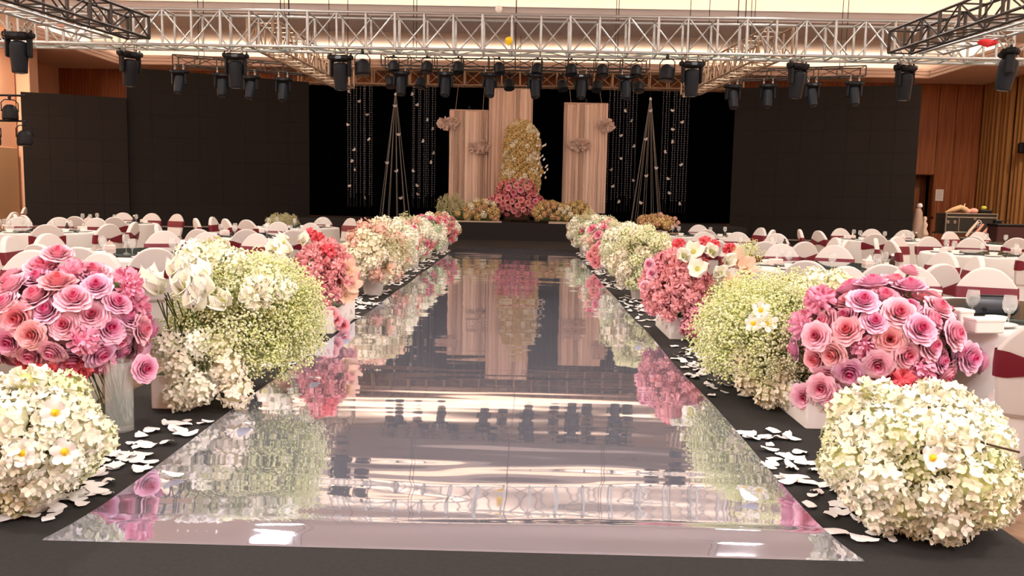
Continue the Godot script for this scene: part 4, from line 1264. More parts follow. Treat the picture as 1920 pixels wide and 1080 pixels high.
func hydrangea_mesh(c0: Color, c1: Color, shade: Color, seed: int, n := 62, size := 0.42, flat := 0.85) -> ArrayMesh:
	var r := RandomNumberGenerator.new()
	r.seed = seed
	var b := Buf.new()
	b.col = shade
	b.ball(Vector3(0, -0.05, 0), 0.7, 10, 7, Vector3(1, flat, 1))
	for k in n:
		var d := fib(k, n)
		if d.y < -0.72: continue
		d = (d + Vector3(r.randf_range(-1, 1), r.randf_range(-1, 1), r.randf_range(-1, 1)) * 0.12).normalized()
		var o := d * Vector3(1, flat, 1) * r.randf_range(0.78, 0.98)
		var nrm := (d + Vector3(r.randf_range(-1, 1), r.randf_range(-1, 1), r.randf_range(-1, 1)) * 0.27).normalized()
		var bs := aim(nrm, r.randf() * TAU)
		var tint := c0.lerp(c1, r.randf())
		var s := size * r.randf_range(0.85, 1.2)
		for q in 4:
			var pb := bs * Basis(Vector3.UP, TAU * q / 4 + r.randf_range(-0.15, 0.15)) * Basis(Vector3.RIGHT, 1.28 + r.randf_range(-0.2, 0.2))
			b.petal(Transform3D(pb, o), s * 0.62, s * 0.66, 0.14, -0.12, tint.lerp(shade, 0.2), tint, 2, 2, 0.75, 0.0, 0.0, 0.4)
	return b.mesh(true, true)


func carnation_mesh(c0: Color, c1: Color, shade: Color, seed: int, n := 70, lift := 0.55, frill := 0.05) -> ArrayMesh:
	var r := RandomNumberGenerator.new()
	r.seed = seed
	var b := Buf.new()
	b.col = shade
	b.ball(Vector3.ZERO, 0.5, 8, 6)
	for k in n:
		var d := fib(k, n)
		if d.y < -0.55: continue
		var spin := r.randf() * TAU
		var bs := aim(d, spin)
		var tilt := lift + r.randf_range(-0.25, 0.25)
		var pb := bs * Basis(Vector3.RIGHT, tilt)
		var tint := c0.lerp(c1, r.randf())
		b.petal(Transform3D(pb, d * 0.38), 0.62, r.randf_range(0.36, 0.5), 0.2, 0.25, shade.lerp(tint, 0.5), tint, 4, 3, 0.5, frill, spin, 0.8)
	return b.mesh(true, true)


func lily_mesh(c0: Color, c1: Color, heart: Color, petals: int, wide: float, tip: float, open_: float, seed: int, blunt := 0.0, heart_r := 0.13) -> ArrayMesh:
	var r := RandomNumberGenerator.new()
	r.seed = seed
	var b := Buf.new()
	for k in petals:
		var pb := Basis(Vector3.UP, TAU * k / petals + r.randf_range(-0.1, 0.1)) * Basis(Vector3.RIGHT, open_ + (0.18 if k % 2 else 0.0) + r.randf_range(-0.1, 0.1))
		b.petal(Transform3D(pb, Vector3(0, 0.02 * (k % 2), 0)), 1.0, wide, 0.16, -0.28, c0, c1, 4, 6, tip, 0.02, r.randf() * 6, blunt)
	b.col = heart
	b.ball(Vector3(0, 0.12, 0), heart_r, 8, 5)
	for k in 6:
		var a := TAU * k / 6
		b.tube([Vector3(0, 0.05, 0), Vector3(cos(a) * 0.12, 0.3, sin(a) * 0.12)], [0.018, 0.03], 4)
	return b.mesh(true, true)


func gyp_mesh(c0: Color, c1: Color, stem: Color, seed: int, sprigs := 44, per := 10, size := 0.036) -> ArrayMesh:
	var r := RandomNumberGenerator.new()
	r.seed = seed
	var b := Buf.new()
	for k in sprigs:
		var d := fib(k, sprigs)
		d = (d + Vector3(0, 0.35, 0) + Vector3(r.randf_range(-1, 1), r.randf_range(-1, 1), r.randf_range(-1, 1)) * 0.2).normalized()
		var tipp := d * r.randf_range(0.55, 0.95)
		b.col = stem
		b.tube([Vector3(0, -0.7, 0) + d * 0.1, tipp * 0.6 + Vector3(0, -0.1, 0), tipp], 0.009, 3, false)
		for q in per:
			var e := Vector3(r.randf_range(-1, 1), r.randf_range(-1, 1), r.randf_range(-1, 1)) * 0.2
			b.col = c0.lerp(c1, r.randf())
			b.octa(tipp + e, size * r.randf_range(0.7, 1.3))
	return b.mesh(false, true)


func leaf_mesh() -> ArrayMesh:
	var b := Buf.new()
	b.petal(Transform3D(Basis(Vector3.RIGHT, 0.5), Vector3.ZERO), 1.0, 0.42, 0.25, -0.3, lin("3f5a2a"), lin("5d7a3c"), 4, 6, 0.75)
	return b.mesh(true, true)


func kinds() -> void:
	var w1 := lin("f6f3da"); var w2 := lin("fffdee")
	K["lilac"] = ["rose_blossom", [rose_mesh(lin("dc3a7c"), lin("f4acce"), lin("f9cde2"), 1), rose_mesh(lin("d83c74"), lin("f2a4c6"), lin("f8c6dc"), 2)], M.petal]
	K["rose"] = ["rose_blossom", [rose_mesh(lin("e25a88"), lin("f9b6cc"), lin("fccfdd"), 3), rose_mesh(lin("e05a80"), lin("f8b2c4"), lin("fbccd8"), 4)], M.petal]
	K["salmon"] = ["rose_blossom", [rose_mesh(lin("e46470"), lin("f4a6b2"), lin("f8bec6"), 5), rose_mesh(lin("e46c74"), lin("f6b0b4"), lin("f9c8ca"), 6)], M.petal]
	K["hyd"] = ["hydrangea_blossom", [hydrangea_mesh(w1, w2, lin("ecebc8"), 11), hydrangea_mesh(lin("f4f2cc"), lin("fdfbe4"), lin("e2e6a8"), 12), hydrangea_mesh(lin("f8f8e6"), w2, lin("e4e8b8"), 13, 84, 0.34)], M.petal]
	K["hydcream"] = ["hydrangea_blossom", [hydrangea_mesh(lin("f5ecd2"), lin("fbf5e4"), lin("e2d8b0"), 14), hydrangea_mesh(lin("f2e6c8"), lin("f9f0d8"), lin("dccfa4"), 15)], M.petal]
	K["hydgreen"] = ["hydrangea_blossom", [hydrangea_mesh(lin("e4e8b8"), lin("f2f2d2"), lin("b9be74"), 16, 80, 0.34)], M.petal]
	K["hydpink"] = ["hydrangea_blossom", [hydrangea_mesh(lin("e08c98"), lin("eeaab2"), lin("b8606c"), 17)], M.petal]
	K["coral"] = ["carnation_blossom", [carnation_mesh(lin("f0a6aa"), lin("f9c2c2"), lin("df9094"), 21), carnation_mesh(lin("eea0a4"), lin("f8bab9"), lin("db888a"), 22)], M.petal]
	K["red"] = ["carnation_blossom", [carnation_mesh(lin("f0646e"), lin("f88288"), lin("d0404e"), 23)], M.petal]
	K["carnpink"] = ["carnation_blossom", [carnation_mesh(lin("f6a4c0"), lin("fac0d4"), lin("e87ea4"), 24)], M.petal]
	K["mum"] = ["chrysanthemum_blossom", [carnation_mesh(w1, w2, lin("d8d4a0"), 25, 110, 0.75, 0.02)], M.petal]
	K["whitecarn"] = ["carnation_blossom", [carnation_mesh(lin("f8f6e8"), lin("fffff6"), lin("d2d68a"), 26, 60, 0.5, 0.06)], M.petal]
	K["lily"] = ["lily_blossom", [lily_mesh(lin("f6f4da"), lin("fffdf6"), lin("d4d06a"), 6, 0.8, 0.7, 0.8, 31), lily_mesh(lin("f5f3da"), lin("fffdf6"), lin("cfd07c"), 6, 0.72, 0.72, 0.5, 32)], M.petal]
	K["daisy"] = ["daisy_blossom", [lily_mesh(lin("f6f2e4"), lin("ffffff"), lin("f2c811"), 6, 0.95, 0.6, 1.2, 33, 0.5, 0.26)], M.petal]
	K["orchid"] = ["orchid_blossom", [lily_mesh(lin("f2e6cc"), lin("faf0e0"), lin("cfc27a"), 5, 1.05, 0.6, 1.05, 34, 0.45)], M.petal_blush]
	K["gyp"] = ["gypsophila_sprays", [gyp_mesh(lin("eceeb8"), lin("f9f8dc"), lin("b9c46a"), 41, 46, 12), gyp_mesh(lin("e6eca4"), lin("f5f5cc"), lin("b2c05c"), 42, 46, 12), gyp_mesh(lin("e0e890"), lin("f2f4c0"), lin("a8b850"), 43, 46, 12)], M.petal]
	K["gypfar"] = ["gypsophila_sprays", [gyp_mesh(lin("cfd09a"), lin("e4e0b8"), lin("8f9450"), 44, 26, 8, 0.06)], M.petal]
	# coarser heads for flowers far from the camera
	K["f_white"] = ["hydrangea_blossom", [hydrangea_mesh(w1, w2, lin("eae8cc"), 51, 30, 0.5), hydrangea_mesh(lin("f6f5e2"), w2, lin("e8e8c0"), 52, 30, 0.5)], M.petal]
	K["f_cream"] = ["hydrangea_blossom", [hydrangea_mesh(lin("f5edd0"), lin("fbf5e0"), lin("e4dab0"), 53, 30, 0.5)], M.petal]
	K["f_mint"] = ["hydrangea_blossom", [hydrangea_mesh(w1, w2, lin("e6eed6"), 54, 30, 0.5)], M.petal_mint]
	K["f_blush"] = ["hydrangea_blossom", [hydrangea_mesh(lin("f4e2d4"), lin("fbeee4"), lin("ecd0c0"), 55, 30, 0.46)], M.petal_blush]
	K["f_tan"] = ["hydrangea_blossom", [hydrangea_mesh(w1, w2, lin("e2c8ac"), 56, 30, 0.46)], M.petal_tan]
	K["f_gold"] = ["hydrangea_blossom", [hydrangea_mesh(w1, w2, lin("e2d2a8"), 57, 30, 0.46), hydrangea_mesh(lin("eadfc8"), w1, lin("d8c496"), 58, 30, 0.46)], M.petal_gold]
	K["f_pink"] = ["rose_blossom", [rose_mesh(lin("cf4a6c"), lin("e8809c"), lin("f0a2b4"), 59, true), rose_mesh(lin("cc5468"), lin("e88c98"), lin("eeaab0"), 60, true)], M.petal]
	K["f_coral"] = ["rose_blossom", [rose_mesh(lin("d0606a"), lin("e88c90"), lin("f0a8a6"), 61, true), rose_mesh(lin("c85a68"), lin("e08490"), lin("ec9ea2"), 62, true)], M.petal]
	K["leaf"] = ["leaf", [leaf_mesh()], M.petal]


func head(parent: Node3D, kind: String, at: Vector3, dir: Vector3, s: float) -> void:
	var k: Array = K[kind]
	var m: Array = k[1]
	part(k[0], m[rng.randi() % m.size()], k[2], parent, Transform3D(aim(dir, rng.randf() * TAU) * Basis().scaled(Vector3(s, s, s)), at))


func dome(parent: Node3D, c: Vector3, r: Vector3, n: int, ymin: float, mix: Array, jit := 0.1) -> void:
	# mix: [kind, weight, size]
	var total := 0.0
	for q in mix: total += q[1]
	for k in n:
		var d := fib(k, n)
		d.y = lerpf(ymin, 1.0, (d.y + 1.0) / 2.0)
		var q := sqrt(maxf(0.0, 1.0 - d.y * d.y))
		var h := Vector2(d.x, d.z).normalized() * q
		d = Vector3(h.x, d.y, h.y)
		var p := c + d * r * rng.randf_range(1.0 - jit, 1.0 + jit * 0.6)
		var w := rng.randf() * total
		for e in mix:
			w -= e[1]
			if w <= 0.0:
				var nd := (d / r * r.y + Vector3(rng.randf_range(-1, 1), rng.randf_range(-0.6, 1), rng.randf_range(-1, 1)) * 0.25).normalized()
				head(parent, e[0], p, nd, e[2] * rng.randf_range(0.85, 1.15))
				break


func stems(parent: Node3D, from: Vector3, to: Vector3, spread: Vector3, n: int, base := 0.04, material: Material = null) -> void:
	var b := Buf.new()
	for k in n:
		var e := to + Vector3(rng.randf_range(-1, 1), rng.randf_range(-0.5, 0.5), rng.randf_range(-1, 1)) * spread
		var a := from + Vector3(rng.randf_range(-1, 1), 0, rng.randf_range(-1, 1)) * base
		b.tube([a, a.lerp(e, 0.5) + Vector3(0, 0.05, 0), e], 0.004, 4, false)
	part("stem_sprays", b.mesh(), material if material else M.stem, parent)


func glass_vase(parent: Node3D, at: Vector3, r: float, h: float) -> void:
	part("glass_vase", lathe_mesh("vase%s_%s" % [r, h], [Vector2(0.0, 0.001), Vector2(r, 0.001), Vector2(r, h), Vector2(r - 0.004, h), Vector2(r - 0.004, 0.015), Vector2(0.0, 0.015)], 28), M.vase_glass, parent, Transform3D(Basis.IDENTITY, at))


func planter(parent: Node3D, o: Vector3, s: Vector3) -> void:
	var t := 0.012
	part("planter_wall", box_mesh(Vector3(s.x, s.y, t), 0.003), M.box_white, parent, Transform3D(Basis.IDENTITY, o + Vector3(0, s.y / 2, s.z / 2)))
	part("planter_wall", box_mesh(Vector3(s.x, s.y, t), 0.003), M.box_white, parent, Transform3D(Basis.IDENTITY, o + Vector3(0, s.y / 2, -s.z / 2)))
	for x in [-1.0, 1.0]:
		part("planter_wall", box_mesh(Vector3(t, s.y, s.z), 0.003), M.box_white, parent, Transform3D(Basis.IDENTITY, o + Vector3(x * s.x / 2, s.y / 2, 0)))
	part("foam_block", box_mesh(Vector3(s.x - 0.03, s.y * 0.8, s.z - 0.03), 0.01), M.stem, parent, Transform3D(Basis.IDENTITY, o + Vector3(0, s.y * 0.42, 0)))
	# grey brush strokes on the faces
	for q in [[0.0, 0.35], [-0.3, 0.15], [0.32, -0.1]]:
		var b := Buf.new()
		var pts := []
		for k in 6: pts.append(Vector3(0, s.y * (0.45 + 0.12 * sin(k * 1.5 + q[0] * 9)), (k - 2.5) * 0.024))
		b.tube(pts, [0.001, 0.004, 0.003, 0.004, 0.003, 0.001], 4)
		for x in [-1.0, 1.0]:
			part("brush_stroke", b.mesh(), M.strip_d, parent, Transform3D(Basis.IDENTITY, o + Vector3(x * (s.x / 2 + 0.006), 0, q[0] * s.z)))
	var fb := Buf.new()
	var fp := []
	for k in 6: fp.append(Vector3((k - 2.5) * 0.018, s.y * (0.5 + 0.1 * sin(k * 1.7)), 0))
	fb.tube(fp, [0.001, 0.004, 0.003, 0.004, 0.003, 0.001], 4)
	part("brush_stroke", fb.mesh(), M.strip_d, parent, Transform3D(Basis.IDENTITY, o + Vector3(0, 0, s.z / 2 + 0.006)))


func arr(label: String, x: float, z: float) -> Node3D:
	return thing("flower_arrangement", label, "flowers", Vector3(x, DECK, z), 0.0, "flower arrangements along the aisle")


func bowl(parent: Node3D, r: float, h: float) -> void:
	part("bowl", lathe_mesh("fbowl%s_%s" % [r, h], [Vector2(0.0, 0.0), Vector2(r * 0.7, 0.0), Vector2(r, h), Vector2(r * 0.93, h), Vector2(0.0, h * 0.7)], 20), M.box_white, parent)


func flowers() -> void:
	kinds()
	var t: Node3D
	# nearest pair: low white hydrangea mounds on the deck
	t = arr("low mound of white hydrangea heads nearest the camera on the left, with daisies", -1.64, -3.1)
	bowl(t, 0.13, 0.1)
	dome(t, Vector3(-0.02, 0.27, 0), Vector3(0.25, 0.22, 0.24), 46, -0.85, [["hyd", 6.0, 0.09], ["hydgreen", 0.8, 0.08], ["hydcream", 0.6, 0.085]], 0.17)
	for q in [[-0.12, 0.52, 0.1], [0.05, 0.51, 0.08]]: head(t, "whitecarn", Vector3(q[0], q[1], q[2]), Vector3(0.1, 0.9, 0.3), 0.075)
	for q in [[0.2, 0.42, 0.16], [0.14, 0.3, 0.27], [0.24, 0.28, 0.18]]: head(t, "daisy", Vector3(q[0], q[1], q[2]), Vector3(0.35, 0.25, 0.9), 0.055)
	t = arr("big low mound of white hydrangea heads nearest the camera on the right", 1.77, -3.14)
	bowl(t, 0.15, 0.1)
	dome(t, Vector3(0.02, 0.25, 0), Vector3(0.31, 0.25, 0.27), 64, -0.85, [["hyd", 6.0, 0.09], ["hydgreen", 1.2, 0.08], ["hydcream", 0.6, 0.085]], 0.17)
	for q in [[-0.2, 0.53, 0.02], [-0.19, 0.45, 0.04]]: head(t, "whitecarn", Vector3(q[0], q[1], q[2]), Vector3(-0.1, 0.9, 0.2), 0.062)
	for q in [[-0.02, 0.41, 0.25], [0.02, 0.52, 0.05]]: head(t, "mum", Vector3(q[0], q[1], q[2]), Vector3(0, 0.4, 0.9), 0.07)
	head(t, "daisy", Vector3(-0.08, 0.36, 0.3), Vector3(0, 0.3, 0.9), 0.05)
	stems(t, Vector3(0.05, 0.3, 0.1), Vector3(0.08, 0.36, 0.3), Vector3(0.18, 0.12, 0.03), 4, 0.05, M.twig)
	# pink roses in tall glass vases
	t = arr("big bunch of pink roses in a glass vase, left of the aisle", -2.1, -4.3)
	glass_vase(t, Vector3(0.29, 0.0, 0.14), 0.068, 0.36)
	glass_vase(t, Vector3(-0.06, 0.0, -0.05), 0.068, 0.36)
	dome(t, Vector3(-0.05, 0.54, 0), Vector3(0.42, 0.29, 0.33), 88, -0.75, [["lilac", 5.0, 0.082], ["rose", 3.5, 0.085], ["salmon", 1.0, 0.082], ["carnpink", 1.0, 0.085]], 0.15)
	dome(t, Vector3(-0.05, 0.5, 0), Vector3(0.3, 0.22, 0.24), 26, -0.7, [["rose", 3.0, 0.1], ["lilac", 2.0, 0.1], ["salmon", 1.0, 0.1]])
	for q in [[-0.05, 0.9, 0.05, 0.08], [-0.12, 0.83, 0.08, 0.09], [0.1, 0.8, 0.0, 0.1]]: head(t, "rose", Vector3(q[0], q[1], q[2]), Vector3(0.2, 0.8, 0.35), q[3])
	head(t, "lilac", Vector3(0.42, 0.32, 0.12), Vector3(0.8, 0.1, 0.5), 0.075)
	for q in [[-0.0, 0.33, 0.22], [0.1, 0.34, 0.18], [-0.1, 0.34, 0.2]]: head(t, "red", Vector3(q[0], q[1], q[2]), Vector3(0, 0.1, 1), 0.1)
	for k in 9: head(t, "leaf", Vector3(rng.randf_range(-0.35, 0.35), rng.randf_range(0.35, 0.75), rng.randf_range(0.0, 0.16)), Vector3(rng.randf_range(-1, 1), 0.4, 0.6), 0.09)
	stems(t, Vector3(0.29, 0.02, 0.14), Vector3(0.1, 0.6, 0.0), Vector3(0.2, 0.1, 0.15), 14)
	stems(t, Vector3(-0.06, 0.02, -0.05), Vector3(-0.1, 0.6, 0.0), Vector3(0.2, 0.1, 0.15), 10)
	t = arr("big bunch of pink roses in glass vases, right of the aisle", 2.28, -4.65)
	glass_vase(t, Vector3(-0.24, 0.0, 0.1), 0.075, 0.34)
	glass_vase(t, Vector3(0.0, 0.0, 0.0), 0.075, 0.34)
	dome(t, Vector3(-0.02, 0.47, 0), Vector3(0.43, 0.33, 0.33), 88, -0.75, [["lilac", 4.0, 0.082], ["rose", 4.0, 0.085], ["salmon", 1.4, 0.082], ["carnpink", 1.0, 0.085]], 0.15)
	dome(t, Vector3(-0.02, 0.45, 0), Vector3(0.3, 0.24, 0.24), 28, -0.7, [["rose", 3.0, 0.1], ["lilac", 2.0, 0.1], ["salmon", 1.0, 0.1]])
	head(t, "rose", Vector3(0.13, 0.87, -0.02), Vector3(0.3, 0.9, 0.1), 0.07)
	head(t, "lilac", Vector3(0.5, 0.39, 0.1), Vector3(0.9, 0.0, 0.3), 0.075)
	head(t, "lilac", Vector3(0.4, 0.42, 0.18), Vector3(0.4, 0.1, 0.9), 0.09)
	for q in [[-0.46, 0.17, 0.12], [-0.4, 0.24, 0.2], [-0.35, 0.2, 0.2]]: head(t, "rose", Vector3(q[0], q[1], q[2]), Vector3(-0.5, -0.1, 0.8), 0.08)
	for q in [[0.05, 0.27, 0.27], [-0.02, 0.3, 0.3]]: head(t, "red", Vector3(q[0], q[1], q[2]), Vector3(0, 0.0, 1), 0.1)
	for k in 10: head(t, "leaf", Vector3(rng.randf_range(-0.35, 0.35), rng.randf_range(0.3, 0.7), rng.randf_range(0.0, 0.16)), Vector3(rng.randf_range(-1, 1), 0.4, 0.6), 0.08)
	stems(t, Vector3(-0.2, 0.02, 0.1), Vector3(-0.1, 0.5, 0.0), Vector3(0.2, 0.1, 0.15), 12)
	stems(t, Vector3(0.0, 0.02, 0.0), Vector3(0.1, 0.65, 0.0), Vector3(0.22, 0.2, 0.15), 12)
	# green-white gypsophila with lilies
	t = arr("airy green gypsophila with white lilies and hydrangea, left behind the pink roses", -1.55, -5.05)
	planter(t, Vector3(-0.18, 0, 0), Vector3(0.22, 0.19, 0.9))
	dome(t, Vector3(0.14, 0.46, 0.02), Vector3(0.32, 0.26, 0.36), 30, -0.6, [["gyp", 1.0, 0.2]])
	dome(t, Vector3(0.16, 0.4, 0.05), Vector3(0.24, 0.2, 0.26), 12, -0.4, [["gyp", 1.0, 0.2]])
	for q in [[-0.24, 0.66, 0.42, 0.15], [-0.1, 0.68, 0.46, 0.16], [0.04, 0.66, 0.48, 0.15], [-0.33, 0.7, 0.36, 0.13], [-0.02, 0.59, 0.5, 0.14], [0.14, 0.6, 0.46, 0.12], [-0.16, 0.76, 0.38, 0.14], [0.02, 0.76, 0.42, 0.12]]: head(t, "lily", Vector3(q[0], q[1], q[2]), Vector3(rng.randf_range(-0.5, 0.5), 0.7, 0.6), q[3])
	head(t, "mum", Vector3(0.3, 0.67, 0.4), Vector3(0.1, 0.3, 0.9), 0.115)
	for q in [[-0.17, 0.86, 0.14, 0.11], [-0.04, 0.86, 0.1, 0.11], [0.1, 0.82, 0.14, 0.1], [0.28, 0.74, 0.2, 0.1], [0.4, 0.68, 0.25, 0.09]]: head(t, "hyd", Vector3(q[0], q[1], q[2]), Vector3(0, 0.8, 0.4), q[3])
	for q in [[-0.11, 0.27, 0.48], [0.01, 0.14, 0.52], [0.16, 0.25, 0.48], [-0.2, 0.36, 0.42], [0.1, 0.38, 0.44], [-0.1, 0.1, 0.5], [0.2, 0.12, 0.48], [-0.02, 0.38, 0.46]]: head(t, "hydcream" if q[0] > 0.15 else "hyd", Vector3(q[0], q[1], q[2]), Vector3(-0.1, 0.4, 0.9), 0.1)
	stems(t, Vector3(-0.1, 0.2, 0.36), Vector3(-0.1, 0.62, 0.4), Vector3(0.2, 0.08, 0.06), 22, 0.12)
	t = arr("airy green gypsophila in a white planter, right behind the pink roses", 1.92, -5.4)
	planter(t, Vector3(0.02, 0, 0.35), Vector3(0.22, 0.19, 1.1))
	dome(t, Vector3(-0.06, 0.4, 0.08), Vector3(0.34, 0.22, 0.4), 34, -0.6, [["gyp", 1.0, 0.21]])
	dome(t, Vector3(-0.05, 0.3, 0.2), Vector3(0.3, 0.16, 0.35), 16, -0.5, [["gyp", 1.0, 0.2]])
	for q in [[-0.26, 0.6, 0.5], [-0.3, 0.52, 0.5], [-0.22, 0.53, 0.54]]: head(t, "daisy", Vector3(q[0], q[1], q[2]), Vector3(-0.2, 0.3, 0.9), 0.06)
	for q in [[0.2, 0.75, 0.1, 0.1], [0.32, 0.74, 0.15, 0.1], [0.06, 0.68, 0.2, 0.09], [0.1, 0.5, 0.54, 0.085], [0.0, 0.46, 0.56, 0.07]]: head(t, "hyd", Vector3(q[0], q[1], q[2]), Vector3(0, 0.8, 0.4), q[3])
	for q in [[-0.28, 0.16, 0.4], [-0.18, 0.1, 0.5], [-0.08, 0.12, 0.56], [-0.12, 0.22, 0.5], [-0.3, 0.28, 0.38]]: head(t, "hydcream", Vector3(q[0], q[1], q[2]), Vector3(-0.2, 0.2, 0.9), 0.095)
	stems(t, Vector3(0, 0.15, 0.2), Vector3(0, 0.6, 0.2), Vector3(0.3, 0.2, 0.2), 20, 0.1)
	# coral carnations with cream lilies
	t = arr("coral carnations with cream lilies in a white planter, left of the aisle", -1.66, -7.75)
	planter(t, Vector3(0.02, 0, 0), Vector3(0.42, 0.21, 0.95))
	dome(t, Vector3(0.06, 0.45, 0.1), Vector3(0.26, 0.3, 0.34), 46, -0.6, [["coral", 6.0, 0.088], ["rose", 0.8, 0.09], ["red", 0.4, 0.08]])
	dome(t, Vector3(0.06, 0.4, 0.1), Vector3(0.18, 0.24, 0.25), 14, -0.5, [["coral", 1.0, 0.09]])
	for q in [[-0.4, 0.7, 0.1], [-0.3, 0.76, 0.05], [-0.22, 0.68, 0.24], [-0.45, 0.6, 0.2], [-0.3, 0.55, 0.34], [-0.2, 0.58, 0.38], [-0.12, 0.78, 0.14]]: head(t, "lily", Vector3(q[0], q[1], q[2]), Vector3(rng.randf_range(-0.6, 0.3), 0.6, 0.6), 0.14)
	for q in [[0.3, 0.55, 0.2], [0.34, 0.42, 0.25], [0.3, 0.32, 0.28]]: head(t, "orchid", Vector3(q[0], q[1], q[2]), Vector3(0.5, 0.3, 0.7), 0.12)
	for q in [[-0.28, 0.28, 0.4], [-0.2, 0.36, 0.42]]: head(t, "gyp", Vector3(q[0], q[1], q[2]), Vector3(0, 1, 0.2), 0.14)
	head(t, "whitecarn", Vector3(-0.13, 0.55, 0.4), Vector3(-0.2, 0.3, 0.9), 0.07)
	for q in [[-0.08, 0.86, 0.0], [0.0, 0.82, 0.05]]: head(t, "red", Vector3(q[0], q[1], q[2]), Vector3(0, 0.9, 0.2), 0.07)
	for q in [[0.25, 0.12, 0.42], [0.3, 0.06, 0.36], [0.22, 0.18, 0.45]]: head(t, "salmon", Vector3(q[0], q[1], q[2]), Vector3(0.5, 0, 0.8), 0.065)
	for k in 6: head(t, "leaf", Vector3(rng.randf_range(-0.35, 0.3), rng.randf_range(0.25, 0.6), 0.35), Vector3(rng.randf_range(-1, 1), 0.3, 0.6), 0.1)
	stems(t, Vector3(0, 0.15, 0.1), Vector3(0, 0.6, 0.1), Vector3(0.35, 0.2, 0.2), 14, 0.1)
	t = arr("coral carnations with white yellow hearted lilies, right of the aisle", 1.71, -7.65)
	planter(t, Vector3(0.02, 0, -0.15), Vector3(0.3, 0.2, 0.8))
	dome(t, Vector3(-0.05, 0.42, 0.06), Vector3(0.27, 0.32, 0.33), 50, -0.65, [["coral", 6.0, 0.088], ["hydpink", 1.2, 0.085], ["red", 0.5, 0.08]])
	dome(t, Vector3(-0.05, 0.4, 0.06), Vector3(0.19, 0.25, 0.25), 14, -0.5, [["coral", 1.0, 0.09]])
	for q in [[0.05, 0.78, 0.2], [0.22, 0.78, 0.18], [0.06, 0.64, 0.38], [0.34, 0.7, 0.24], [0.26, 0.6, 0.36], [-0.04, 0.74, 0.28]]: head(t, "lily", Vector3(q[0], q[1], q[2]), Vector3(rng.randf_range(-0.2, 0.4), 0.35, 0.85), 0.15)
	for q in [[0.45, 0.7, 0.15], [0.52, 0.64, 0.2], [0.36, 0.5, 0.34]]: head(t, "orchid", Vector3(q[0], q[1], q[2]), Vector3(0.2, 0.5, 0.8), 0.13)
	for q in [[0.58, 0.74, 0.05], [0.3, 0.42, 0.4]]: head(t, "gyp", Vector3(q[0], q[1], q[2]), Vector3(0, 1, 0), 0.16)
	for q in [[0.1, 0.25, 0.34], [0.02, 0.12, 0.36], [0.12, 0.1, 0.34], [0.2, 0.2, 0.32]]: head(t, "hydpink", Vector3(q[0], q[1], q[2]), Vector3(0, 0.1, 1), 0.09)
	for q in [[-0.05, 0.84, 0.05], [0.2, 0.86, 0.0], [0.28, 0.83, 0.0], [0.44, 0.8, -0.05]]: head(t, "red", Vector3(q[0], q[1], q[2]), Vector3(0, 0.9, 0.3), 0.07)
	for q in [[-0.32, 0.66, 0.1], [-0.3, 0.58, 0.15], [-0.36, 0.46, 0.15]]: head(t, "rose", Vector3(q[0], q[1], q[2]), Vector3(-0.6, 0.3, 0.6), 0.06)
	stems(t, Vector3(0, 0.15, 0.0), Vector3(0.1, 0.6, 0.1), Vector3(0.4, 0.25, 0.2), 14, 0.1)
	# further rows, each its own bunch
	var rows := [
		["cream hydrangea bunch with blush orchids, third from the stage-side of the left coral carnations", -1.62, -10.3, [["f_cream", 5.0, 0.1], ["hydcream", 2.0, 0.1], ["f_blush", 2.0, 0.1], ["orchid", 1.0, 0.1], ["gypfar", 0.6, 0.15]], 52],
		["pale cream bunch dotted with red carnations, left of the aisle", -1.7, -12.3, [["f_white", 4.0, 0.1], ["f_cream", 2.0, 0.1], ["f_blush", 2.0, 0.1], ["red", 0.5, 0.09]], 46],
		["white and rose pink bunch, left of the aisle past the red dotted one", -1.7, -14.4, [["f_white", 4.0, 0.1], ["f_pink", 2.5, 0.09], ["f_blush", 2.0, 0.1], ["gypfar", 0.6, 0.15]], 46],
		["mint white and pink bunch, second from the stage on the left", -1.72, -16.6, [["f_mint", 4.0, 0.1], ["f_white", 2.0, 0.1], ["f_pink", 2.0, 0.09]], 46],
		["deep pink and white bunch, next to the stage on the left", -1.6, -18.8, [["f_white", 3.5, 0.1], ["f_coral", 2.5, 0.09], ["f_pink", 2.0, 0.09], ["f_tan", 0.6, 0.1]], 46],
		["cream and lime hydrangea bunch behind the right coral carnations", 1.74, -10.5, [["f_cream", 3.0, 0.1], ["hydgreen", 4.0, 0.11], ["hydcream", 2.0, 0.1], ["gypfar", 0.8, 0.15]], 52],
		["white hydrangea bunch on the right, past the lime one", 1.82, -12.5, [["f_white", 5.0, 0.11], ["hydgreen", 1.5, 0.1], ["gypfar", 1.0, 0.16]], 46],
		["white bunch with pink carnations low at the aisle edge, on the right", 1.7, -14.8, [["f_white", 4.0, 0.1], ["f_pink", 3.0, 0.1], ["f_blush", 1.5, 0.1]], 46],
		["mint white bunch, second from the stage on the right", 1.78, -16.9, [["f_mint", 4.0, 0.1], ["f_white", 3.0, 0.1], ["f_pink", 0.8, 0.09], ["gypfar", 0.8, 0.16]], 46],
		["white and blush bunch, next to the stage on the right", 1.66, -19.2, [["f_mint", 2.0, 0.1], ["f_white", 3.0, 0.1], ["f_pink", 1.2, 0.09], ["f_tan", 0.8, 0.1], ["gypfar", 0.6, 0.15]], 46],
	]
	rows[0][0] = "cream hydrangea bunch with blush orchids behind the left coral carnations"
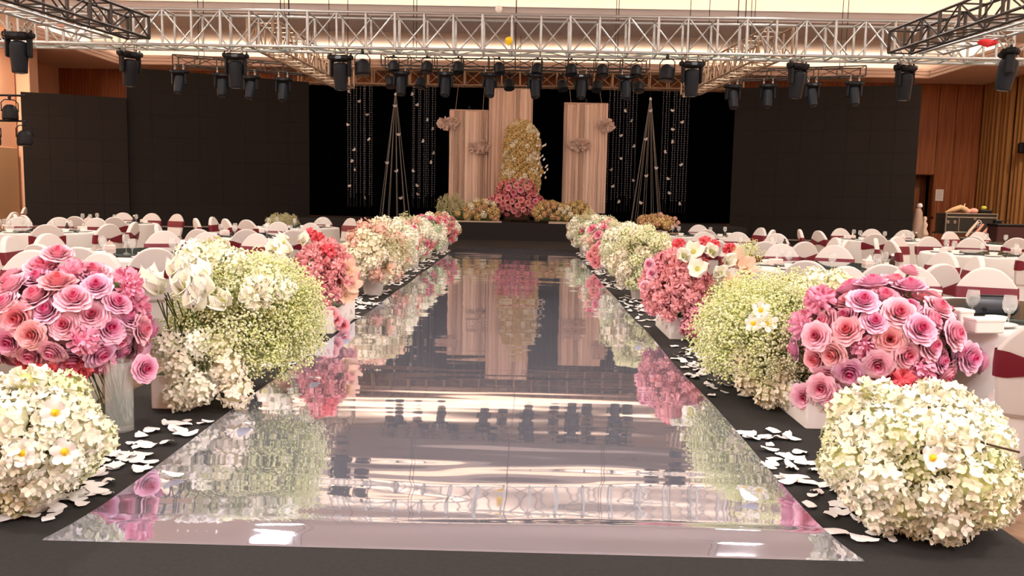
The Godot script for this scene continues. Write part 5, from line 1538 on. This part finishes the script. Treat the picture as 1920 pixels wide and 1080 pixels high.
	for q in rows:
		t = arr(q[0], q[1], q[2])
		bowl(t, 0.16, 0.3)
		dome(t, Vector3(0, 0.49, 0), Vector3(0.36, 0.36, 0.5), q[4], -0.8, q[3], 0.14)
		dome(t, Vector3(0, 0.5, 0), Vector3(0.26, 0.28, 0.36), 16, -0.6, [q[3][0]])
		stems(t, Vector3(0, 0.25, 0), Vector3(0, 0.6, 0), Vector3(0.3, 0.2, 0.3), 8, 0.08)
	for q in [[-0.2, 0.16, 0.46], [-0.28, 0.26, 0.42], [-0.12, 0.22, 0.5], [-0.22, 0.36, 0.44]]:
		for o in get_children():
			if o.has_meta("label") and str(o.get_meta("label")).begins_with("white bunch with pink carnations"): head(o, "f_coral", Vector3(q[0], q[1], q[2]), Vector3(-0.4, 0.1, 0.9), 0.11)
	# flowers on the stage
	t = thing("flower_tower", "tall upright column of cream and gold flowers at the middle of the stage", "flowers", Vector3(0.1, 0.71, -25.5))
	part("dark_core", lathe_mesh("corepost", [Vector2(0.3, 0.0), Vector2(0.36, 1.0), Vector2(0.33, 2.2), Vector2(0.15, 2.8), Vector2(0.0, 2.9)], 14), M.twig, t)  # dark core, shade between the blossoms put into its colour
	for k in 290:
		var u := (k + 0.5) / 290.0
		var y := 0.9 + u * 2.1
		var rad: float = 0.58 * sqrt(maxf(0.0, 1.0 - pow(maxf(0.0, (u - 0.45) / 0.56), 2.6))) * (0.92 + 0.08 * sin(u * 9.0))
		var a := k * 2.39996
		var d := Vector3(cos(a), 0.25 + maxf(0.0, u - 0.7) * 2.5, sin(a) * 0.85).normalized()
		head(t, ["f_gold", "f_gold", "f_cream", "f_gold"][rng.randi() % 4], Vector3(cos(a) * rad * rng.randf_range(0.85, 1.08), y, sin(a) * rad * 0.7), d, rng.randf_range(0.09, 0.125))
	var sp := Buf.new()
	for k in 22:
		sp.col = lin("f4efe6")
		var a := Vector3(0.5 + rng.randf_range(-0.05, 0.3), rng.randf_range(1.2, 2.6), 0.3)
		sp.petal(Transform3D(Basis.from_euler(Vector3(rng.randf_range(-0.5, 0.5), 0, rng.randf_range(-0.9, -0.1))), a), 0.11, 0.06, 0.1, 0.0, lin("f4efe6"), lin("ffffff"), 2, 2, 0.7)
	part("white_sprays", sp.mesh(true, true), M.petal, t)
	t = thing("flower_mound", "heaped pink and coral roses at the foot of the flower column", "flowers", Vector3(0.0, 0.71, -25.1))
	dome(t, Vector3(0, 0.55, -0.05), Vector3(0.85, 0.42, 0.42), 90, -0.85, [["f_coral", 4.0, 0.1], ["f_pink", 2.0, 0.1]])
	dome(t, Vector3(0.0, 1.0, -0.05), Vector3(0.6, 0.3, 0.45), 44, -0.5, [["f_coral", 4.0, 0.1], ["f_pink", 1.5, 0.1]])
	dome(t, Vector3(0.0, 0.5, -0.05), Vector3(0.6, 0.3, 0.3), 20, -0.5, [["f_coral", 1.0, 0.12]])
	part("foam_block", box_mesh(Vector3(0.8, 0.42, 0.3), 0.05), M.twig, t, Transform3D(Basis.IDENTITY, Vector3(0, 0.26, -0.1)))
	t = thing("flower_bank", "bank of cream flowers and olive gypsophila left on the stage front", "flowers", Vector3(-1.4, 0.75, -24.65))
	dome(t, Vector3(0.35, 0.25, 0), Vector3(0.52, 0.33, 0.25), 44, -0.6, [["f_gold", 3.0, 0.1], ["f_tan", 1.5, 0.1], ["f_cream", 2.0, 0.1]])
	dome(t, Vector3(-0.5, 0.35, 0), Vector3(0.32, 0.32, 0.22), 16, -0.6, [["gypfar", 3.0, 0.17]])
	dome(t, Vector3(-0.2, 0.1, 0.1), Vector3(0.5, 0.2, 0.2), 16, -0.2, [["f_gold", 3.0, 0.09], ["f_cream", 1.0, 0.09]])
	part("foam_block", box_mesh(Vector3(1.5, 0.3, 0.3), 0.05), M.stem, t, Transform3D(Basis.IDENTITY, Vector3(-0.05, 0.16, 0)))
	stems(t, Vector3(-0.5, 0.2, 0), Vector3(-0.7, 0.5, 0), Vector3(0.4, 0.3, 0.1), 12)
	t = thing("flower_bank", "bank of cream and tan flowers right on the stage front", "flowers", Vector3(1.4, 0.77, -24.65))
	dome(t, Vector3(-0.42, 0.25, 0), Vector3(0.45, 0.32, 0.25), 40, -0.6, [["f_gold", 3.0, 0.1], ["f_tan", 2.0, 0.1], ["f_cream", 1.0, 0.1]])
	dome(t, Vector3(0.36, 0.25, 0), Vector3(0.45, 0.33, 0.25), 40, -0.6, [["f_gold", 4.0, 0.1], ["f_cream", 1.0, 0.1]])
	part("foam_block", box_mesh(Vector3(1.4, 0.3, 0.3), 0.05), M.stem, t, Transform3D(Basis.IDENTITY, Vector3(0, 0.16, 0)))
	# two bunches on stands at the ends of the stage
	t = thing("flower_stand", "olive gypsophila bunch on a stand before the left screen", "flowers", Vector3(-5.76, 0, -20.6))
	part("stand_column", lathe_mesh("fstand", [Vector2(0.2, 0.0), Vector2(0.18, 0.03), Vector2(0.05, 0.06), Vector2(0.05, 0.42), Vector2(0.16, 0.5), Vector2(0.0, 0.5)], 16), M.plinth, t)
	dome(t, Vector3(0, 0.66, 0), Vector3(0.33, 0.2, 0.25), 24, -0.6, [["gypfar", 3.0, 0.14], ["f_gold", 1.0, 0.08]])
	stems(t, Vector3(0, 0.5, 0), Vector3(0, 0.8, 0), Vector3(0.4, 0.15, 0.2), 14)
	t = thing("flower_stand", "tan dried hydrangea bunch on a stand right of the aisle end", "flowers", Vector3(3.62, 0, -21.2))
	part("stand_column", lathe_mesh("fstand2", [Vector2(0.2, 0.0), Vector2(0.18, 0.03), Vector2(0.05, 0.06), Vector2(0.05, 0.62), Vector2(0.16, 0.7), Vector2(0.0, 0.7)], 16), M.plinth, t)
	dome(t, Vector3(-0.05, 0.88, 0), Vector3(0.42, 0.17, 0.25), 30, -0.6, [["f_tan", 4.0, 0.11], ["f_gold", 1.0, 0.1]])
	for q in [[0.05, 1.1], [0.42, 1.0], [0.5, 0.9], [0.44, 0.82]]: head(t, "f_blush", Vector3(q[0], q[1], 0.1), Vector3(0, 0.7, 0.5), 0.06)
	stems(t, Vector3(0, 0.7, 0), Vector3(0.1, 0.95, 0), Vector3(0.35, 0.1, 0.15), 12, 0.04, M.twig)


# ---------------------------------------------------------------- scattered petals

func petals() -> void:
	var shapes := []
	for v in 4:
		var b := Buf.new()
		b.petal(Transform3D(Basis(Vector3.RIGHT, PI / 2 - 0.05) , Vector3(0, 0.004, -0.035)), 0.075, 0.062 + 0.006 * v, 0.12, [-0.1, -0.2, 0.06, -0.15][v], Color.WHITE, Color.WHITE, 4, 4, [0.6, 0.75, 0.55, 0.85][v], 0.004, v, 0.45)
		for k in b.v.size(): b.v[k].y = absf(b.v[k].y) + 0.002
		shapes.append(b.mesh(true))
	var spots := [
		["beside the left front hydrangea mound", -1.66, -1.40, -4.35, -2.95, 66],
		["on the black carpet beside the left gypsophila", -1.62, -1.36, -6.9, -5.7, 38],
		["on the black carpet past the left coral carnations", -1.66, -1.38, -9.6, -8.1, 34],
		["beside the right front hydrangea mound", 1.42, 1.70, -4.4, -2.95, 60],
		["on the black carpet beside the right gypsophila", 1.44, 1.82, -7.0, -5.2, 72],
		["on the black carpet past the right coral carnations", 1.44, 1.78, -9.8, -8.0, 34],
	]
	for s in spots:
		for k in s[5]:
			var u := rng.randf(); var w := rng.randf()
			var x := lerpf(s[1], s[2], u)
			var z := lerpf(s[3], s[4], w)
			var sc := rng.randf_range(0.75, 1.35)
			single("petal", shapes[rng.randi() % 4], M.paper, "loose white petal lying " + s[0], "petal", Transform3D(Basis(Vector3.UP, rng.randf() * TAU) * Basis(Vector3.RIGHT, rng.randf_range(-0.12, 0.12)) * Basis().scaled(Vector3(sc, 1.0, sc)), Vector3(x, DECK + 0.003 + 0.006 * rng.randf(), z)), "petals " + s[0])
	var lone := [[-1.19, -4.22, "left edge, farther of two"], [-1.22, -3.42, "left edge, nearer of two"], [1.2, -3.32, "right edge"], [-1.1, -5.35, "left edge beside the gypsophila reflection"], [1.25, -7.0, "right edge beside the coral carnations"], [-1.25, -7.0, "left edge beside the coral carnations"]]
	for q in lone:
		single("petal", shapes[1], M.paper, "loose white petal on the mirror runner near its " + q[2], "petal", Transform3D(Basis(Vector3.UP, rng.randf() * TAU) * Basis().scaled(Vector3(1.2, 1.2, 1.2)), Vector3(q[0], DECK + 0.022, q[1])))
	var mm := MultiMesh.new()
	mm.transform_format = MultiMesh.TRANSFORM_3D
	mm.mesh = shapes[0]
	mm.instance_count = 420
	for k in 420:
		var left := k % 2 == 0
		var z := rng.randf_range(-19.5, -10.2)
		z = roundf(z / 2.1) * 2.1 + rng.randf_range(-0.75, 0.75) + 0.6
		var x := (-1.0 if left else 1.0) * rng.randf_range(1.43, 1.72)
		mm.set_instance_transform(k, Transform3D(Basis(Vector3.UP, rng.randf() * TAU) * 1.1, Vector3(x, DECK + 0.004 + 0.008 * rng.randf(), z)))
	var o := MultiMeshInstance3D.new()
	o.name = "far_petals"
	o.multimesh = mm
	o.material_override = M.paper
	add_child(o)
	meta(o, "loose white petals strewn along both far edges of the runner", "petals", "", "stuff")
